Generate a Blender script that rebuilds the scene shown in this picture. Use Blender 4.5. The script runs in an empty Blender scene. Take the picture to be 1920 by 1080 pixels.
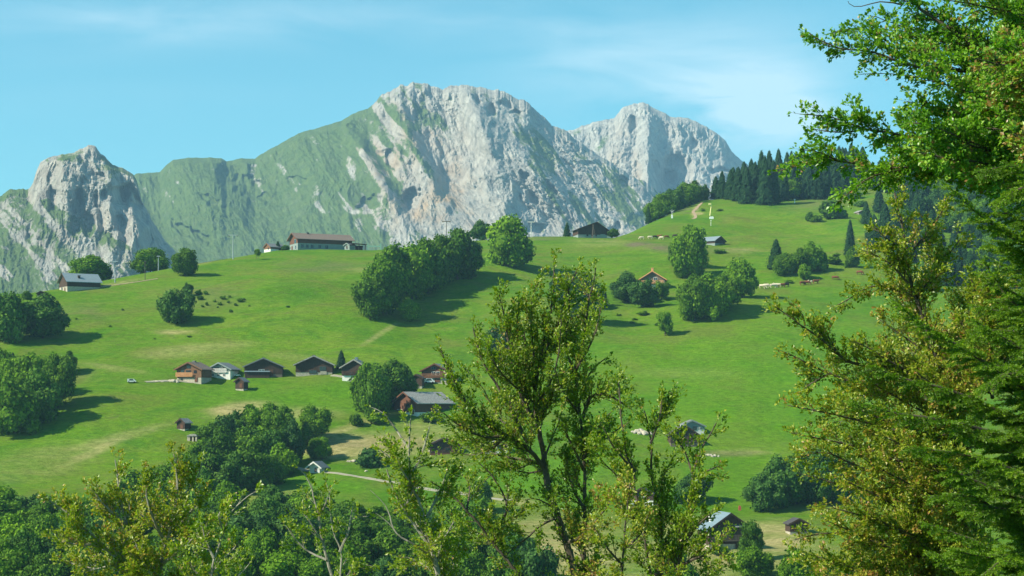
import bpy, math, random
import numpy as np
from mathutils import Vector
SC = bpy.context.scene
COL = SC.collection
PI = math.pi
F = 3348.0      # focal length in photo pixels (1920 wide)
HY = 760.0      # photo row of the horizon (level camera, shifted lens)

# ---------------------------------------------------------------- camera
cam = bpy.data.cameras.new("camera")
cam.sensor_width = 36.0
cam.lens = 36.0 * F / 1920.0
cam.shift_y = (HY - 540.0) / 1920.0
cam.clip_start = 0.5
cam.clip_end = 40000
camo = bpy.data.objects.new("camera", cam)
camo.rotation_euler = (PI / 2, 0, 0)
COL.objects.link(camo)
SC.camera = camo

# ---------------------------------------------------------------- world, sun, exposure
SUN = Vector((-0.80, -0.27, 0.67)).normalized()
elev = math.asin(SUN.z)
azim = math.atan2(SUN.x, SUN.y)
world = bpy.data.worlds.new("World")
SC.world = world
world.use_nodes = True
nt = world.node_tree
N = nt.nodes; L = nt.links
for n in list(N): N.remove(n)
out = N.new('ShaderNodeOutputWorld'); bg = N.new('ShaderNodeBackground')
bg.inputs['Strength'].default_value = 0.093
sky = N.new('ShaderNodeTexSky'); sky.sky_type = 'NISHITA'; sky.sun_disc = False
sky.sun_elevation = elev; sky.sun_rotation = azim
sky.altitude = 1300; sky.air_density = 1.0; sky.dust_density = 0.6; sky.ozone_density = 1.0
tc = N.new('ShaderNodeTexCoord')
sep = N.new('ShaderNodeSeparateXYZ'); L.new(tc.outputs['Generated'], sep.inputs[0])
def wmath(op, a, b=None, c=None):
    m = N.new('ShaderNodeMath'); m.operation = op
    for i, v in enumerate((a, b, c)):
        if v is None: continue
        if isinstance(v, (int, float)): m.inputs[i].default_value = v
        else: L.new(v, m.inputs[i])
    return m.outputs[0]
yy = wmath('MAXIMUM', sep.outputs['Y'], 0.05)
ux = wmath('DIVIDE', sep.outputs['X'], yy)
uz = wmath('DIVIDE', sep.outputs['Z'], yy)
def wisp(px, py, rx, ry, k):      # a soft patch of high cirrus in a direction of the sky
    a = wmath('DIVIDE', wmath('SUBTRACT', ux, (px - 960) / F), rx / F)
    b = wmath('DIVIDE', wmath('SUBTRACT', uz, (HY - py) / F), ry / F)
    r = wmath('ADD', wmath('MULTIPLY', a, a), wmath('MULTIPLY', b, b))
    return wmath('MULTIPLY', wmath('EXPONENT', wmath('MULTIPLY', r, -1.0)), k)
cl = wisp(1400, 208, 130, 65, 3.4)
for a in ((1230, 120, 300, 70, .8), (560, 40, 700, 40, .62), (100, 60, 300, 50, .3), (1420, 120, 180, 60, .4),
          (1150, 200, 120, 40, .35), (250, 190, 300, 40, .15)):
    cl = wmath('ADD', cl, wisp(*a))
cmb = N.new('ShaderNodeCombineXYZ'); L.new(ux, cmb.inputs[0]); L.new(uz, cmb.inputs[1])
mp = N.new('ShaderNodeMapping'); mp.inputs['Scale'].default_value = (5, 22, 1); mp.inputs['Rotation'].default_value = (0, 0, .12)
L.new(cmb.outputs[0], mp.inputs['Vector'])
nz = N.new('ShaderNodeTexNoise'); nz.inputs['Scale'].default_value = 1.6; nz.inputs['Detail'].default_value = 7; nz.inputs['Roughness'].default_value = .55
nz.inputs['Distortion'].default_value = .6
L.new(mp.outputs[0], nz.inputs['Vector'])
mr = N.new('ShaderNodeMapRange'); mr.inputs['From Min'].default_value = .32; mr.inputs['From Max'].default_value = .72
L.new(nz.outputs['Fac'], mr.inputs['Value'])
cf = wmath('MINIMUM', wmath('MULTIPLY', cl, mr.outputs[0]), 1.0)
cf = wmath('MULTIPLY', cf, 0.58)
tint = N.new('ShaderNodeMix'); tint.data_type = 'RGBA'; tint.blend_type = 'MULTIPLY'; tint.inputs[0].default_value = 1
L.new(sky.outputs[0], tint.inputs[6]); tint.inputs[7].default_value = (0.46, 1.06, .97, 1)
mx = N.new('ShaderNodeMix'); mx.data_type = 'RGBA'
L.new(cf, mx.inputs[0]); L.new(tint.outputs[2], mx.inputs[6]); mx.inputs[7].default_value = (6.2, 7.2, 7.6, 1)
L.new(mx.outputs[2], bg.inputs['Color']); L.new(bg.outputs[0], out.inputs['Surface'])
sl = bpy.data.lights.new("sun", 'SUN'); sl.energy = 5.0; sl.angle = math.radians(.5); sl.color = (1, .94, .78)
so = bpy.data.objects.new("sun", sl); COL.objects.link(so)
so.rotation_euler = (-SUN).to_track_quat('-Z', 'Y').to_euler(); so.location = (0, -20, 60)
SC.view_settings.view_transform = 'Standard'; SC.view_settings.look = 'None'
SC.view_settings.exposure = 0.90; SC.view_settings.gamma = 1.0
SC.view_settings.use_curve_mapping = False

# ---------------------------------------------------------------- numpy noise
_r = np.random.RandomState(7)
_perm = np.tile(_r.permutation(256), 3)
_g = _r.normal(size=(256, 3)); _g /= np.linalg.norm(_g, axis=1)[:, None]
def noise(x, y, z=0.0):
    x, y, z = np.broadcast_arrays(np.asarray(x, float), np.asarray(y, float), np.asarray(z, float))
    xi = np.floor(x).astype(int); yi = np.floor(y).astype(int); zi = np.floor(z).astype(int)
    xf = x - xi; yf = y - yi; zf = z - zi
    xi &= 255; yi &= 255; zi &= 255
    f = lambda t: t * t * t * (t * (t * 6 - 15) + 10)
    u, v, w = f(xf), f(yf), f(zf)
    r = 0
    for dx in (0, 1):
        for dy in (0, 1):
            for dz in (0, 1):
                h = _perm[_perm[_perm[xi + dx] + yi + dy] + zi + dz] & 255
                g = _g[h]
                d = g[..., 0] * (xf - dx) + g[..., 1] * (yf - dy) + g[..., 2] * (zf - dz)
                r = r + d * (u if dx else 1 - u) * (v if dy else 1 - v) * (w if dz else 1 - w)
    return r * 1.6
def fbm(x, y, z=0.0, o=4, gain=.5):
    a = 1.0; s = 0
    for i in range(o):
        s = s + a * noise(x, y, z + i * 7.3); x = x * 2.03; y = y * 2.03; z = z * 2.03; a *= gain
    return s
def ridged(x, y, z=0.0, o=4, gain=.5):
    a = 1.0; s = 0; t = 0
    for i in range(o):
        s = s + a * (1 - np.abs(noise(x, y, z + i * 5.1)) * 2); t += a
        x = x * 2.07; y = y * 2.07; a *= gain
    return s / t
def sstep(a, b, x):
    t = np.clip((x - a) / (b - a), 0, 1); return t * t * (3 - 2 * t)

# ---------------------------------------------------------------- object helpers
def put(o, label=None, cat=None, group=None, kind=None):
    if label: o['label'] = label
    if cat: o['category'] = cat
    if group: o['group'] = group
    if kind: o['kind'] = kind
    return o
def empty(name, loc, rz=0.0, **k):
    o = bpy.data.objects.new(name, None); COL.objects.link(o)
    o.location = loc; o.rotation_euler = (0, 0, rz); o.empty_display_size = .5
    return put(o, **k)
def link(name, me, parent=None, **k):
    o = bpy.data.objects.new(name, me); COL.objects.link(o)
    if parent is not None: o.parent = parent
    return put(o, **k)
def npmesh(name, V, faces, mats, attrs=None, smooth=False, fm=None):
    """V (n,3); faces (m,k) int array or list of arrays of equal k"""
    me = bpy.data.meshes.new(name)
    if not isinstance(faces, list): faces = [faces]
    faces = [f for f in faces if len(f)]
    nl = sum(f.size for f in faces); nf = sum(len(f) for f in faces)
    me.vertices.add(len(V)); me.vertices.foreach_set('co', np.ascontiguousarray(V, dtype=np.float32).ravel())
    me.loops.add(nl); me.loops.foreach_set('vertex_index', np.concatenate([f.ravel() for f in faces]).astype(np.int32))
    tot = np.concatenate([np.full(len(f), f.shape[1]) for f in faces]); st = np.concatenate([[0], np.cumsum(tot)[:-1]])
    me.polygons.add(nf); me.polygons.foreach_set('loop_start', st.astype(np.int32))
    me.polygons.foreach_set('loop_total', tot.astype(np.int32))
    if fm is not None: me.polygons.foreach_set('material_index', np.asarray(fm, dtype=np.int32))
    me.polygons.foreach_set('use_smooth', np.full(nf, smooth))
    for m in (mats if isinstance(mats, (list, tuple)) else [mats]): me.materials.append(m)
    if attrs:
        for k, a in attrs.items():
            at_ = me.attributes.new(k, 'FLOAT', 'POINT'); at_.data.foreach_set('value', np.asarray(a, dtype=np.float32).ravel())
    me.update(calc_edges=True); me.validate()
    return me
def gridmesh(name, P, mat, attrs=None, smooth=True):
    n, m, _ = P.shape
    i = np.arange(n * m).reshape(n, m)
    q = np.stack([i[:-1, :-1], i[:-1, 1:], i[1:, 1:], i[1:, :-1]], -1).reshape(-1, 4)
    return npmesh(name, P.reshape(-1, 3), q, mat, attrs, smooth)
class MB:
    """collects boxes, prisms and tubes into one mesh"""
    def __init__(s): s.v = []; s.f = []; s.m = []
    def add(s, vs, fs, m=0):
        b = len(s.v); s.v += [tuple(v) for v in vs]; s.f += [tuple(b + i for i in f) for f in fs]; s.m += [m] * len(fs)
    def box(s, x0, x1, y0, y1, z0, z1, m=0):
        s.add([(x0, y0, z0), (x1, y0, z0), (x1, y1, z0), (x0, y1, z0), (x0, y0, z1), (x1, y0, z1), (x1, y1, z1), (x0, y1, z1)],
              [(0, 3, 2, 1), (4, 5, 6, 7), (0, 1, 5, 4), (1, 2, 6, 5), (2, 3, 7, 6), (3, 0, 4, 7)], m)
    def prism(s, prof, y0, y1, m=0):       # profile in x,z extruded along y
        n = len(prof)
        s.add([(x, y0, z) for x, z in prof] + [(x, y1, z) for x, z in prof],
              [tuple(range(n))[::-1], tuple(range(n, 2 * n))] + [(i, (i + 1) % n, n + (i + 1) % n, n + i) for i in range(n)], m)
    def tube(s, pts, rs, k=6, m=0):
        pts = [Vector(p) for p in pts]; rings = []
        for i, p in enumerate(pts):
            d = (pts[min(i + 1, len(pts) - 1)] - pts[max(i - 1, 0)]).normalized()
            a = d.cross(Vector((0, 0, 1)) if abs(d.z) < .9 else Vector((1, 0, 0))).normalized(); b = d.cross(a)
            rings.append([p + (a * math.cos(2 * PI * j / k) + b * math.sin(2 * PI * j / k)) * rs[i] for j in range(k)])
        vs = [v for r in rings for v in r]; fs = []
        for i in range(len(pts) - 1):
            for j in range(k): fs.append((i * k + j, i * k + (j + 1) % k, (i + 1) * k + (j + 1) % k, (i + 1) * k + j))
        fs.append(tuple(range(k))[::-1]); fs.append(tuple(range((len(pts) - 1) * k, len(pts) * k)))
        s.add(vs, fs, m)
    def build(s, name, mats, parent=None, **k):
        me = bpy.data.meshes.new(name); me.from_pydata(s.v, [], s.f)
        for m in (mats if isinstance(mats, (list, tuple)) else [mats]): me.materials.append(m)
        for p, m in zip(me.polygons, s.m): p.material_index = m
        me.update()
        return link(name, me, parent, **k)

# ---------------------------------------------------------------- materials
class MT:
    def __init__(s, name):
        s.m = bpy.data.materials.new(name); s.m.use_nodes = True
        s.N = s.m.node_tree.nodes; s.L = s.m.node_tree.links
        s.b = s.N['Principled BSDF']; s.b.inputs['Roughness'].default_value = .9
        s.b.inputs['Specular IOR Level'].default_value = .25
    def pos(s, scale=(1, 1, 1), rot=(0, 0, 0), geo=True):
        g = s.N.new('ShaderNodeNewGeometry' if geo else 'ShaderNodeTexCoord')
        mp = s.N.new('ShaderNodeMapping'); mp.inputs['Scale'].default_value = scale; mp.inputs['Rotation'].default_value = rot
        s.L.new(g.outputs['Position' if geo else 'Object'], mp.inputs['Vector']); return mp.outputs[0]
    def noise(s, vec, scale, detail=4, rough=.55, dist=0):
        n = s.N.new('ShaderNodeTexNoise'); n.inputs['Scale'].default_value = scale; n.inputs['Detail'].default_value = detail
        n.inputs['Roughness'].default_value = rough; n.inputs['Distortion'].default_value = dist
        s.L.new(vec, n.inputs['Vector']); return n.outputs['Fac']
    def rng(s, v, a, b, c=0, d=1):
        r = s.N.new('ShaderNodeMapRange'); s.L.new(v, r.inputs['Value'])
        for k, x in zip(('From Min', 'From Max', 'To Min', 'To Max'), (a, b, c, d)): r.inputs[k].default_value = x
        return r.outputs[0]
    def mix(s, f, a, b, mode='MIX'):
        m = s.N.new('ShaderNodeMix'); m.data_type = 'RGBA'; m.blend_type = mode
        for i, v in ((0, f), (6, a), (7, b)):
            if isinstance(v, (int, float)): m.inputs[i].default_value = v
            elif isinstance(v, tuple): m.inputs[i].default_value = v if len(v) == 4 else v + (1,)
            else: s.L.new(v, m.inputs[i])
        return m.outputs[2]
    def math(s, op, a, b=0.0):
        m = s.N.new('ShaderNodeMath'); m.operation = op
        for i, v in enumerate((a, b)):
            if isinstance(v, (int, float)): m.inputs[i].default_value = v
            else: s.L.new(v, m.inputs[i])
        return m.outputs[0]
    def attr(s, name):
        a = s.N.new('ShaderNodeAttribute'); a.attribute_name = name; return a.outputs['Fac']
    def objrand(s):
        return s.N.new('ShaderNodeObjectInfo').outputs['Random']
    def ramp(s, v, stops):
        r = s.N.new('ShaderNodeValToRGB'); e = r.color_ramp.elements
        while len(e) < len(stops): e.new(.5)
        for x, (p, c) in zip(e, stops): x.position = p; x.color = c + (1,)
        s.L.new(v, r.inputs[0]); return r.outputs[0]
    def color(s, c):
        if isinstance(c, tuple): s.b.inputs['Base Color'].default_value = c + (1,)
        else: s.L.new(c, s.b.inputs['Base Color'])
    def bump(s, h, dist, strength=1.0):
        b = s.N.new('ShaderNodeBump'); b.inputs['Distance'].default_value = dist; b.inputs['Strength'].default_value = strength
        s.L.new(h, b.inputs['Height']); s.L.new(b.outputs[0], s.b.inputs['Normal']); return b.outputs[0]
def simple(name, c, var=.35, scale=3.0, stretch=(1, 1, 1), rough=.85, bump=0.0, spec=.25, met=0.0):
    t = MT(name); n = t.noise(t.pos(stretch, geo=False), scale, 5, .65)
    lo = tuple(x * (1 - var) for x in c); hi = tuple(min(1, x * (1 + var)) for x in c)
    t.color(t.mix(t.rng(n, .3, .7), lo, hi)); t.b.inputs['Roughness'].default_value = rough
    t.b.inputs['Specular IOR Level'].default_value = spec; t.b.inputs['Metallic'].default_value = met
    if bump: t.bump(n, bump)
    return t.m
M = {}
M['wood'] = simple('dark_weathered_wood', (.062, .037, .025), .5, 2.2, (6, 6, .5), bump=.04)
M['wood_warm'] = simple('warm_wood', (.17, .085, .045), .35, 2.2, (6, 6, .5), bump=.03)
M['wood_red'] = simple('reddish_wood', (.13, .058, .034), .35, 2.2, (6, 6, .5), bump=.03)
M['wood_grey'] = simple('grey_wood', (.16, .12, .09), .35, 2.2, (6, 6, .5), bump=.03)
M['wood_new'] = simple('fresh_timber', (.55, .27, .12), .25, 2.0, (4, 4, 1), bump=.02)
M['stone'] = simple('pale_stone_wall', (.40, .35, .27), .3, 2.5, bump=.06)
M['plaster'] = simple('white_plaster', (.66, .64, .58), .12, 1.5)
M['plaster_grey'] = simple('grey_green_plaster', (.22, .26, .24), .15, 1.5)
M['slate'] = simple('grey_slate', (.17, .17, .17), .45, 2.6, (1, 3, 3), rough=.6, bump=.05, spec=.4)
M['slate_light'] = simple('pale_slate', (.27, .255, .23), .6, 1.8, (1, 2, 2), rough=.6, bump=.08, spec=.4)
M['slate_dark'] = simple('dark_shingle', (.06, .055, .055), .4, 2.6, (1, 3, 3), bump=.05)
M['shingle_brown'] = simple('brown_shingle', (.17, .13, .105), .45, 2.0, (.6, 4, 4), bump=.05)
M['tin'] = simple('sheet_metal_roof', (.17, .23, .26), .15, 1.2, (4, .6, 1), rough=.55, spec=.3, met=.1)
M['tin_grey'] = simple('grey_sheet_roof', (.24, .29, .31), .2, 1.2, (4, .6, 1), rough=.45, spec=.5, met=.2)
M['glass'] = simple('window_glass', (.02, .028, .035), .2, 1, rough=.12, spec=.6)
M['trim'] = simple('white_trim', (.70, .68, .62), .08, 3)
M['steel'] = simple('galvanised_steel', (.34, .37, .38), .15, 2, rough=.5, spec=.5, met=.4)
M['pole_dark'] = simple('dark_pole', (.10, .085, .07), .3, 2, (3, 3, .4))
M['green_paint'] = simple('pale_green_paint', (.16, .38, .30), .1, 3)
M['yellow'] = simple('yellow_paint', (.75, .66, .30), .1, 3)
M['white'] = simple('white_paint', (.78, .78, .76), .06, 3, rough=.4)
M['blue'] = simple('blue_paint', (.12, .30, .50), .1, 3, rough=.4)
M['tyre'] = simple('black_rubber', (.02, .02, .02), .2, 5)
M['red'] = simple('red_paint', (.38, .09, .06), .15, 3)
M['rubble'] = simple('pale_rubble', (.44, .385, .29), .3, 1.5, bump=.2)
M['soil'] = simple('bare_soil', (.34, .25, .15), .3, .7, bump=.1)
M['gravel'] = simple('gravel_road', (.30, .275, .20), .2, .8, bump=.05)
M['cow_pale'] = simple('cream_hide', (.62, .52, .38), .12, 2)
M['cow_brown'] = simple('brown_hide', (.17, .062, .028), .3, 2)
M['cow_dark'] = simple('dark_hide', (.05, .03, .02), .3, 2)
M['bark'] = simple('grey_brown_bark', (.085, .068, .050), .4, 6, (1, 1, .3), bump=.02)
M['bark_pale'] = simple('pale_grey_bark', (.27, .25, .20), .4, 9, (1, 1, .4), bump=.01)
M['bark_far'] = simple('tree_bark', (.07, .055, .04), .3, 1.5)
def foliage(name, stops, use_attr=True, trans=.35, rough=.7, hue=.12, spec=.06):
    t = MT(name)
    a = t.attr('tone')
    c = t.ramp(a, stops)
    r = t.objrand()
    c2 = t.mix(t.rng(r, 0, 1, 0, 1), (1 - hue, 1 - hue, 1 - hue * .2), (1 + hue, 1 + hue * .6, 1 - hue))
    c = t.mix(1.0, c, c2, 'MULTIPLY')
    t.color(c); t.b.inputs['Roughness'].default_value = rough; t.b.inputs['Specular IOR Level'].default_value = spec
    tr = t.N.new('ShaderNodeBsdfTranslucent')
    c3 = t.mix(1.0, c, (1.15, 1.25, .55), 'MULTIPLY'); t.L.new(c3, tr.inputs['Color'])
    ms = t.N.new('ShaderNodeMixShader'); ms.inputs[0].default_value = trans
    t.L.new(t.b.outputs[0], ms.inputs[1]); t.L.new(tr.outputs[0], ms.inputs[2])
    t.L.new(ms.outputs[0], t.N['Material Output'].inputs['Surface'])
    return t.m
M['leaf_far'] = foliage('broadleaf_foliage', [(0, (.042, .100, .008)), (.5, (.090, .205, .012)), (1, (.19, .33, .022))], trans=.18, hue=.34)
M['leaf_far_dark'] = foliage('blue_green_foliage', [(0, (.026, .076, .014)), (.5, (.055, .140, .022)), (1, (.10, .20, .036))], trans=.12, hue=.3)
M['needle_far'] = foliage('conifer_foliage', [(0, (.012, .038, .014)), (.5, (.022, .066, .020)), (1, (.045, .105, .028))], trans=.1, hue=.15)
M['leaf_beech'] = foliage('beech_leaves', [(0, (.08, .16, .008)), (.45, (.18, .28, .014)), (.8, (.33, .39, .035)), (.95, (.38, .33, .06)), (1, (.32, .20, .05))], trans=.42, hue=.0, rough=.42, spec=.5)
M['leaf_green'] = foliage('fresh_beech_leaves', [(0, (.06, .17, .010)), (.5, (.145, .33, .018)), (.85, (.28, .44, .05)), (.95, (.36, .32, .07)), (1, (.30, .18, .06))], trans=.42, hue=.0, rough=.40, spec=.5)
M['leaf_bronze'] = foliage('bronzed_beech_leaves', [(0, (.09, .16, .010)), (.35, (.20, .29, .016)), (.7, (.35, .38, .038)), (.92, (.40, .31, .065)), (1, (.34, .18, .05))], trans=.42, hue=.0, rough=.42, spec=.5)
M['needle'] = foliage('spruce_needles', [(0, (.048, .12, .005)), (.5, (.125, .26, .007)), (1, (.27, .40, .016))], trans=.3, hue=.0, rough=.5, spec=.4)

def ground_mat():
    t = MT('alpine_meadow')
    P = t.pos()
    n1 = t.noise(P, .012, 5, .6)
    n2 = t.noise(t.pos((.05, .16, .16)), 1.0, 6, .65, .3)      # streaks along the slope
    n3 = t.noise(P, .55, 6, .75)
    n4 = t.noise(t.pos((.25, 1.1, 1.1)), 1.0, 5, .7)
    c = t.mix(t.rng(n1, .35, .65), (.074, .190, .003), (.122, .232, .006))
    c = t.mix(t.rng(n2, .40, .75, 0, .65), c, (.165, .215, .030))
    c = t.mix(t.rng(n2, .45, .25, 0, .7), c, (.062, .165, .008))
    c = t.mix(t.rng(n4, .5, .8, 0, .5), c, (.100, .140, .022))
    n6 = t.noise(t.pos((.035, .035, .035)), 1.0, 6, .7, .6)
    c = t.mix(t.rng(n6, .49, .62, 0, .75), c, (.145, .178, .026))
    c = t.mix(t.rng(n6, .47, .36, 0, .7), c, (.056, .165, .006))
    n7 = t.noise(t.pos((.018, .07, .07)), 1.0, 3, .5, .8)     # cattle terraces running along the slope
    ln = t.rng(t.math('ABSOLUTE', t.math('SUBTRACT', t.math('FRACT', t.math('MULTIPLY', n7, 11.0)), .5)), .07, .0, 0, .8)
    c = t.mix(t.math('MULTIPLY', ln, t.rng(n3, .4, .6)), c, (.085, .100, .035))
    c = t.mix(t.math('MULTIPLY', t.attr('lush'), .75), c, t.mix(t.rng(n3, .3, .7), (.068, .195, .003), (.100, .240, .005)))
    c = t.mix(t.math('MULTIPLY', t.attr('dry'), t.rng(n2, .3, .6, .55, 1)), c, t.mix(t.rng(n3, .3, .7), (.30, .27, .09), (.44, .37, .17)))
    c = t.mix(t.math('MULTIPLY', t.attr('bare'), t.rng(n3, .3, .55, .5, 1)), c, (.165, .135, .075))
    g = t.mix(t.rng(n3, .3, .7, 0, 1), (.72, .74, .70), (1.30, 1.28, 1.32))
    c = t.mix(1.0, c, g, 'MULTIPLY')
    t.color(c); t.b.inputs['Roughness'].default_value = 1; t.b.inputs['Specular IOR Level'].default_value = .05
    n5 = t.noise(P, .9, 6, .85)
    t.bump(t.math('ADD', t.math('MULTIPLY', n4, 1.2), t.math('MULTIPLY', n5, .5)), .8)
    return t.m
M['ground'] = ground_mat()
def rock_mat(name, rock_a, rock_b, ochre, ga, gb):
    t = MT(name)
    P = t.pos()
    n1 = t.noise(P, .008, 7, .65, .4)
    n2 = t.noise(t.pos((1, 1, .45)), .035, 9, .72, .6)
    n3 = t.noise(P, .05, 9, .8)
    gr = t.attr('grass')
    gm = t.rng(t.math('ADD', gr, t.math('MULTIPLY', t.math('SUBTRACT', n3, .5), 1.5)), .42, .62)
    r = t.mix(t.rng(n2, .36, .62), rock_a, rock_b)
    r = t.mix(t.rng(n3, .55, .68, 0, .6), r, tuple(.55 * a for a in rock_a))
    r = t.mix(t.math('MULTIPLY', t.attr('ochre'), t.rng(n1, .35, .6)), r, ochre)
    g = t.mix(t.rng(n3, .35, .65), ga, gb)
    g = t.mix(t.rng(n2, .5, .8, 0, .5), g, tuple(.5 * (a + b) for a, b in zip(rock_a, ga)))
    t.color(t.mix(gm, r, g)); t.b.inputs['Roughness'].default_value = 1; t.b.inputs['Specular IOR Level'].default_value = .05
    h = t.math('ADD', t.math('MULTIPLY', n2, 14.0), t.math('MULTIPLY', n3, 7.0))
    t.bump(h, 1.2, .9)
    return t.m
M['rock'] = rock_mat('limestone_and_turf', (.27, .26, .24), (.52, .495, .43), (.48, .34, .21), (.070, .125, .036), (.150, .205, .055))

# ---------------------------------------------------------------- ground
_cD = np.array([300, 360, 400, 450, 500, 535, 590, 650, 700, 760, 820, 900, 980, 1060, 1150, 1300.])
_cY = np.array([1090, 1010, 965, 880, 770, 700, 610, 545, 500, 465, 435, 400, 365, 330, 295, 262.])
_zD = np.array([0, 8, 20, 40, 70, 110, 160, 210, 255]); _zZ = np.array([-1.7, -3.2, -7, -12.5, -20, -29, -37, -40, -36.5])
_allD = np.concatenate([_zD, _cD]); _allZ = np.concatenate([_zZ, (HY - _cY) / F * _cD])
_fineD = np.arange(0, 1301, 2.0)
_fz = np.interp(_fineD, _allD, _allZ); _k = np.hanning(41); _k /= _k.sum()
_pad = np.pad(_fz, 20, mode='reflect', reflect_type='odd'); _fz = np.convolve(_pad, _k, 'valid')
_crx = np.array([-900, -400, 0, 60, 100, 200, 330, 450, 520, 600, 700, 800, 870, 960, 1000, 1080, 1150, 1180, 1210, 1260, 1320, 1400, 1500, 1600, 1700, 1850, 2300, 2800.])
_cry = np.array([640, 600, 553, 549, 543, 525, 501, 481, 469, 467, 469, 461, 452, 447, 443, 443, 446, 437, 422, 399, 375, 368, 356, 338, 322, 300, 262, 250.])
def gy(px, D):
    """photo row at which ground at distance D appears in photo column px"""
    px = np.asarray(px, float); D = np.asarray(D, float)
    z = np.interp(D, _fineD, _fz); Dm = np.maximum(D, 1.0)
    y = HY - z * F / Dm
    yc = np.interp(px, _crx, _cry)
    X = (px - 960) / F * D
    und = fbm(X / 95.0, D / 75.0, 3.3, 3) * 12 + fbm(X / 34.0, D / 22.0, 9.1, 4, .6) * 4.6
    # broad landforms: hollow right of the hedge of trees, spur under the crest building, gully left
    def g(cx, cy, rx, ry): return np.exp(-((px - cx) / rx) ** 2 - ((y - cy) / ry) ** 2)
    und = und + 13 * g(800, 600, 130, 45) - 12 * g(560, 540, 150, 45) + 9 * g(1100, 500, 110, 26) - 9 * g(1000, 560, 90, 40) \
        + 14 * g(1180, 590, 80, 30) - 8 * g(1450, 600, 150, 40) + 12 * g(1500, 420, 120, 18) + 12 * g(460, 880, 120, 60) - 10 * g(230, 800, 120, 60)
    w = sstep(2, 60, y - yc) * sstep(150, 320, D)
    y = y + und * w
    k = 5.0
    d = np.clip((y - yc) / k, -40, 40)
    ys = yc + k * np.log1p(np.exp(d)) + np.maximum(y - yc - 40 * k, 0)
    Dc = np.interp(-yc, -_cY, _cD) + 22
    over = np.maximum(D - Dc, 0)
    ys = ys + over * .03 + (over ** 2) * 6e-4
    zz = (HY - ys) / F * D
    zf = -70 + 0 * D
    t = sstep(0, 1, (D - Dc - 160) / 500.0)
    zz = zz * (1 - t) + zf * t
    zz = np.maximum(zz, -75)
    return np.where(D < 2, HY + 1.7 * F, HY - zz * F / Dm)
def gz(X, Y):
    X = np.asarray(X, float); Y = np.asarray(Y, float); Ym = np.maximum(Y, 2.0)
    return (HY - gy(960 + X * F / Ym, Ym)) / F * Ym
_sD = np.arange(262, 1260, 1.0)
def at(px, py):
    y = gy(np.full(len(_sD), px), _sD)
    i = np.nonzero(y <= py)[0]
    if len(i) and i[0] > 0:
        i = i[0]; t = (y[i - 1] - py) / max(1e-6, y[i - 1] - y[i]); D = _sD[i - 1] + t
    else: D = _sD[int(np.argmin(y))]
    X = (px - 960) / F * D
    return X, D, float(gz(X, D))
def s_at(D): return D / F      # metres per photo pixel

cols = np.concatenate([np.arange(-1900, -300, 40), np.arange(-300, 2220, 4.0), np.arange(2240, 3900, 40)])
rows = np.concatenate([np.array([-60, -30, -10, 2.01]), np.arange(6, 260, 6.), np.arange(260, 1200, 2.0), np.arange(1200, 1500, 20), np.array([1600, 1800, 2100, 2500, 3000, 4000, 5500, 7500])])
PX, DD = np.meshgrid(cols, rows)
Dz = np.maximum(DD, 2.01)
YP = gy(PX, Dz)
ZZ = (HY - YP) / F * Dz
XX = (PX - 960) / F * np.maximum(np.abs(DD), 40)
near = DD < 40
XX = np.where(near, (PX - 960) / F * 40, XX)
ZZ = np.where(near, gz(XX, np.full_like(XX, 40)) * 0 + np.interp(DD, [-60, 0, 8, 20, 40], [16, -1.7, -3.2, -7, -12.5]), ZZ)
def blobs(lst):
    s = np.zeros_like(PX)
    for (cx, cy, rx, ry, a, rot) in lst:
        u = (PX - cx) * math.cos(rot) + (YP - cy) * math.sin(rot); v = -(PX - cx) * math.sin(rot) + (YP - cy) * math.cos(rot)
        s = s + a * np.exp(-((u / rx) ** 2 + (v / ry) ** 2) ** 2)
    return s
wob = fbm(XX / 14, DD / 14, 1.7, 4)
dry = blobs([(450, 768, 62, 14, .9, -.12), (580, 775, 60, 14, .45, 0), (230, 818, 110, 9, .42, -.25), (170, 850, 60, 8, .35, -.4), (215, 690, 60, 5, .5, .15),
             (680, 822, 150, 12, .7, 0), (670, 843, 130, 18, 1.0, 0), (660, 800, 90, 7, .6, -.3), (1440, 1003, 85, 26, 1.0, 0), (1300, 1040, 90, 30, .5, 0), (1060, 1050, 90, 40, .6, 0), (1330, 985, 130, 18, .35, 0), (1020, 1010, 120, 45, .6, -.1), (950, 936, 60, 10, .7, .1),
             (1300, 1050, 300, 50, .5, 0), (420, 480, 60, 4, .4, -.3), (205, 535, 60, 3.5, .6, -.2), (1120, 455, 60, 8, .3, 0), (1385, 470, 40, 6, .3, 0), (80, 940, 60, 9, .5, 0), (715, 625, 45, 5, .5, -.55),
             (1300, 700, 90, 12, .12, 0), (330, 622, 40, 5, .5, 0), (370, 655, 110, 12, .3, -.1), (560, 670, 60, 7, .45, .1), (1390, 848, 60, 5, .5, 0), (820, 800, 70, 14, .5, 0), (60, 870, 130, 30, .25, -.2), (520, 930, 90, 18, .35, 0), (700, 505, 60, 5, .4, 0), (1303, 398, 6, 11, 1.2, .35), (1310, 400, 9, 3, 1.0, 0)])
bare = blobs([(1215, 461, 42, 6.5, 1.1, .05), (1010, 447, 40, 4, .6, 0), (1290, 470, 90, 6, .3, 0), (600, 500, 90, 12, .3, 0), (380, 560, 100, 30, .22, 0), (1290, 395, 18, 5, .8, 0), (150, 590, 60, 20, .25, 0), (700, 830, 120, 12, .3, 0), (1365, 850, 60, 6, .5, 0), (1530, 380, 60, 16, .3, -.2), (130, 700, 50, 20, .3, 0)])
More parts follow.
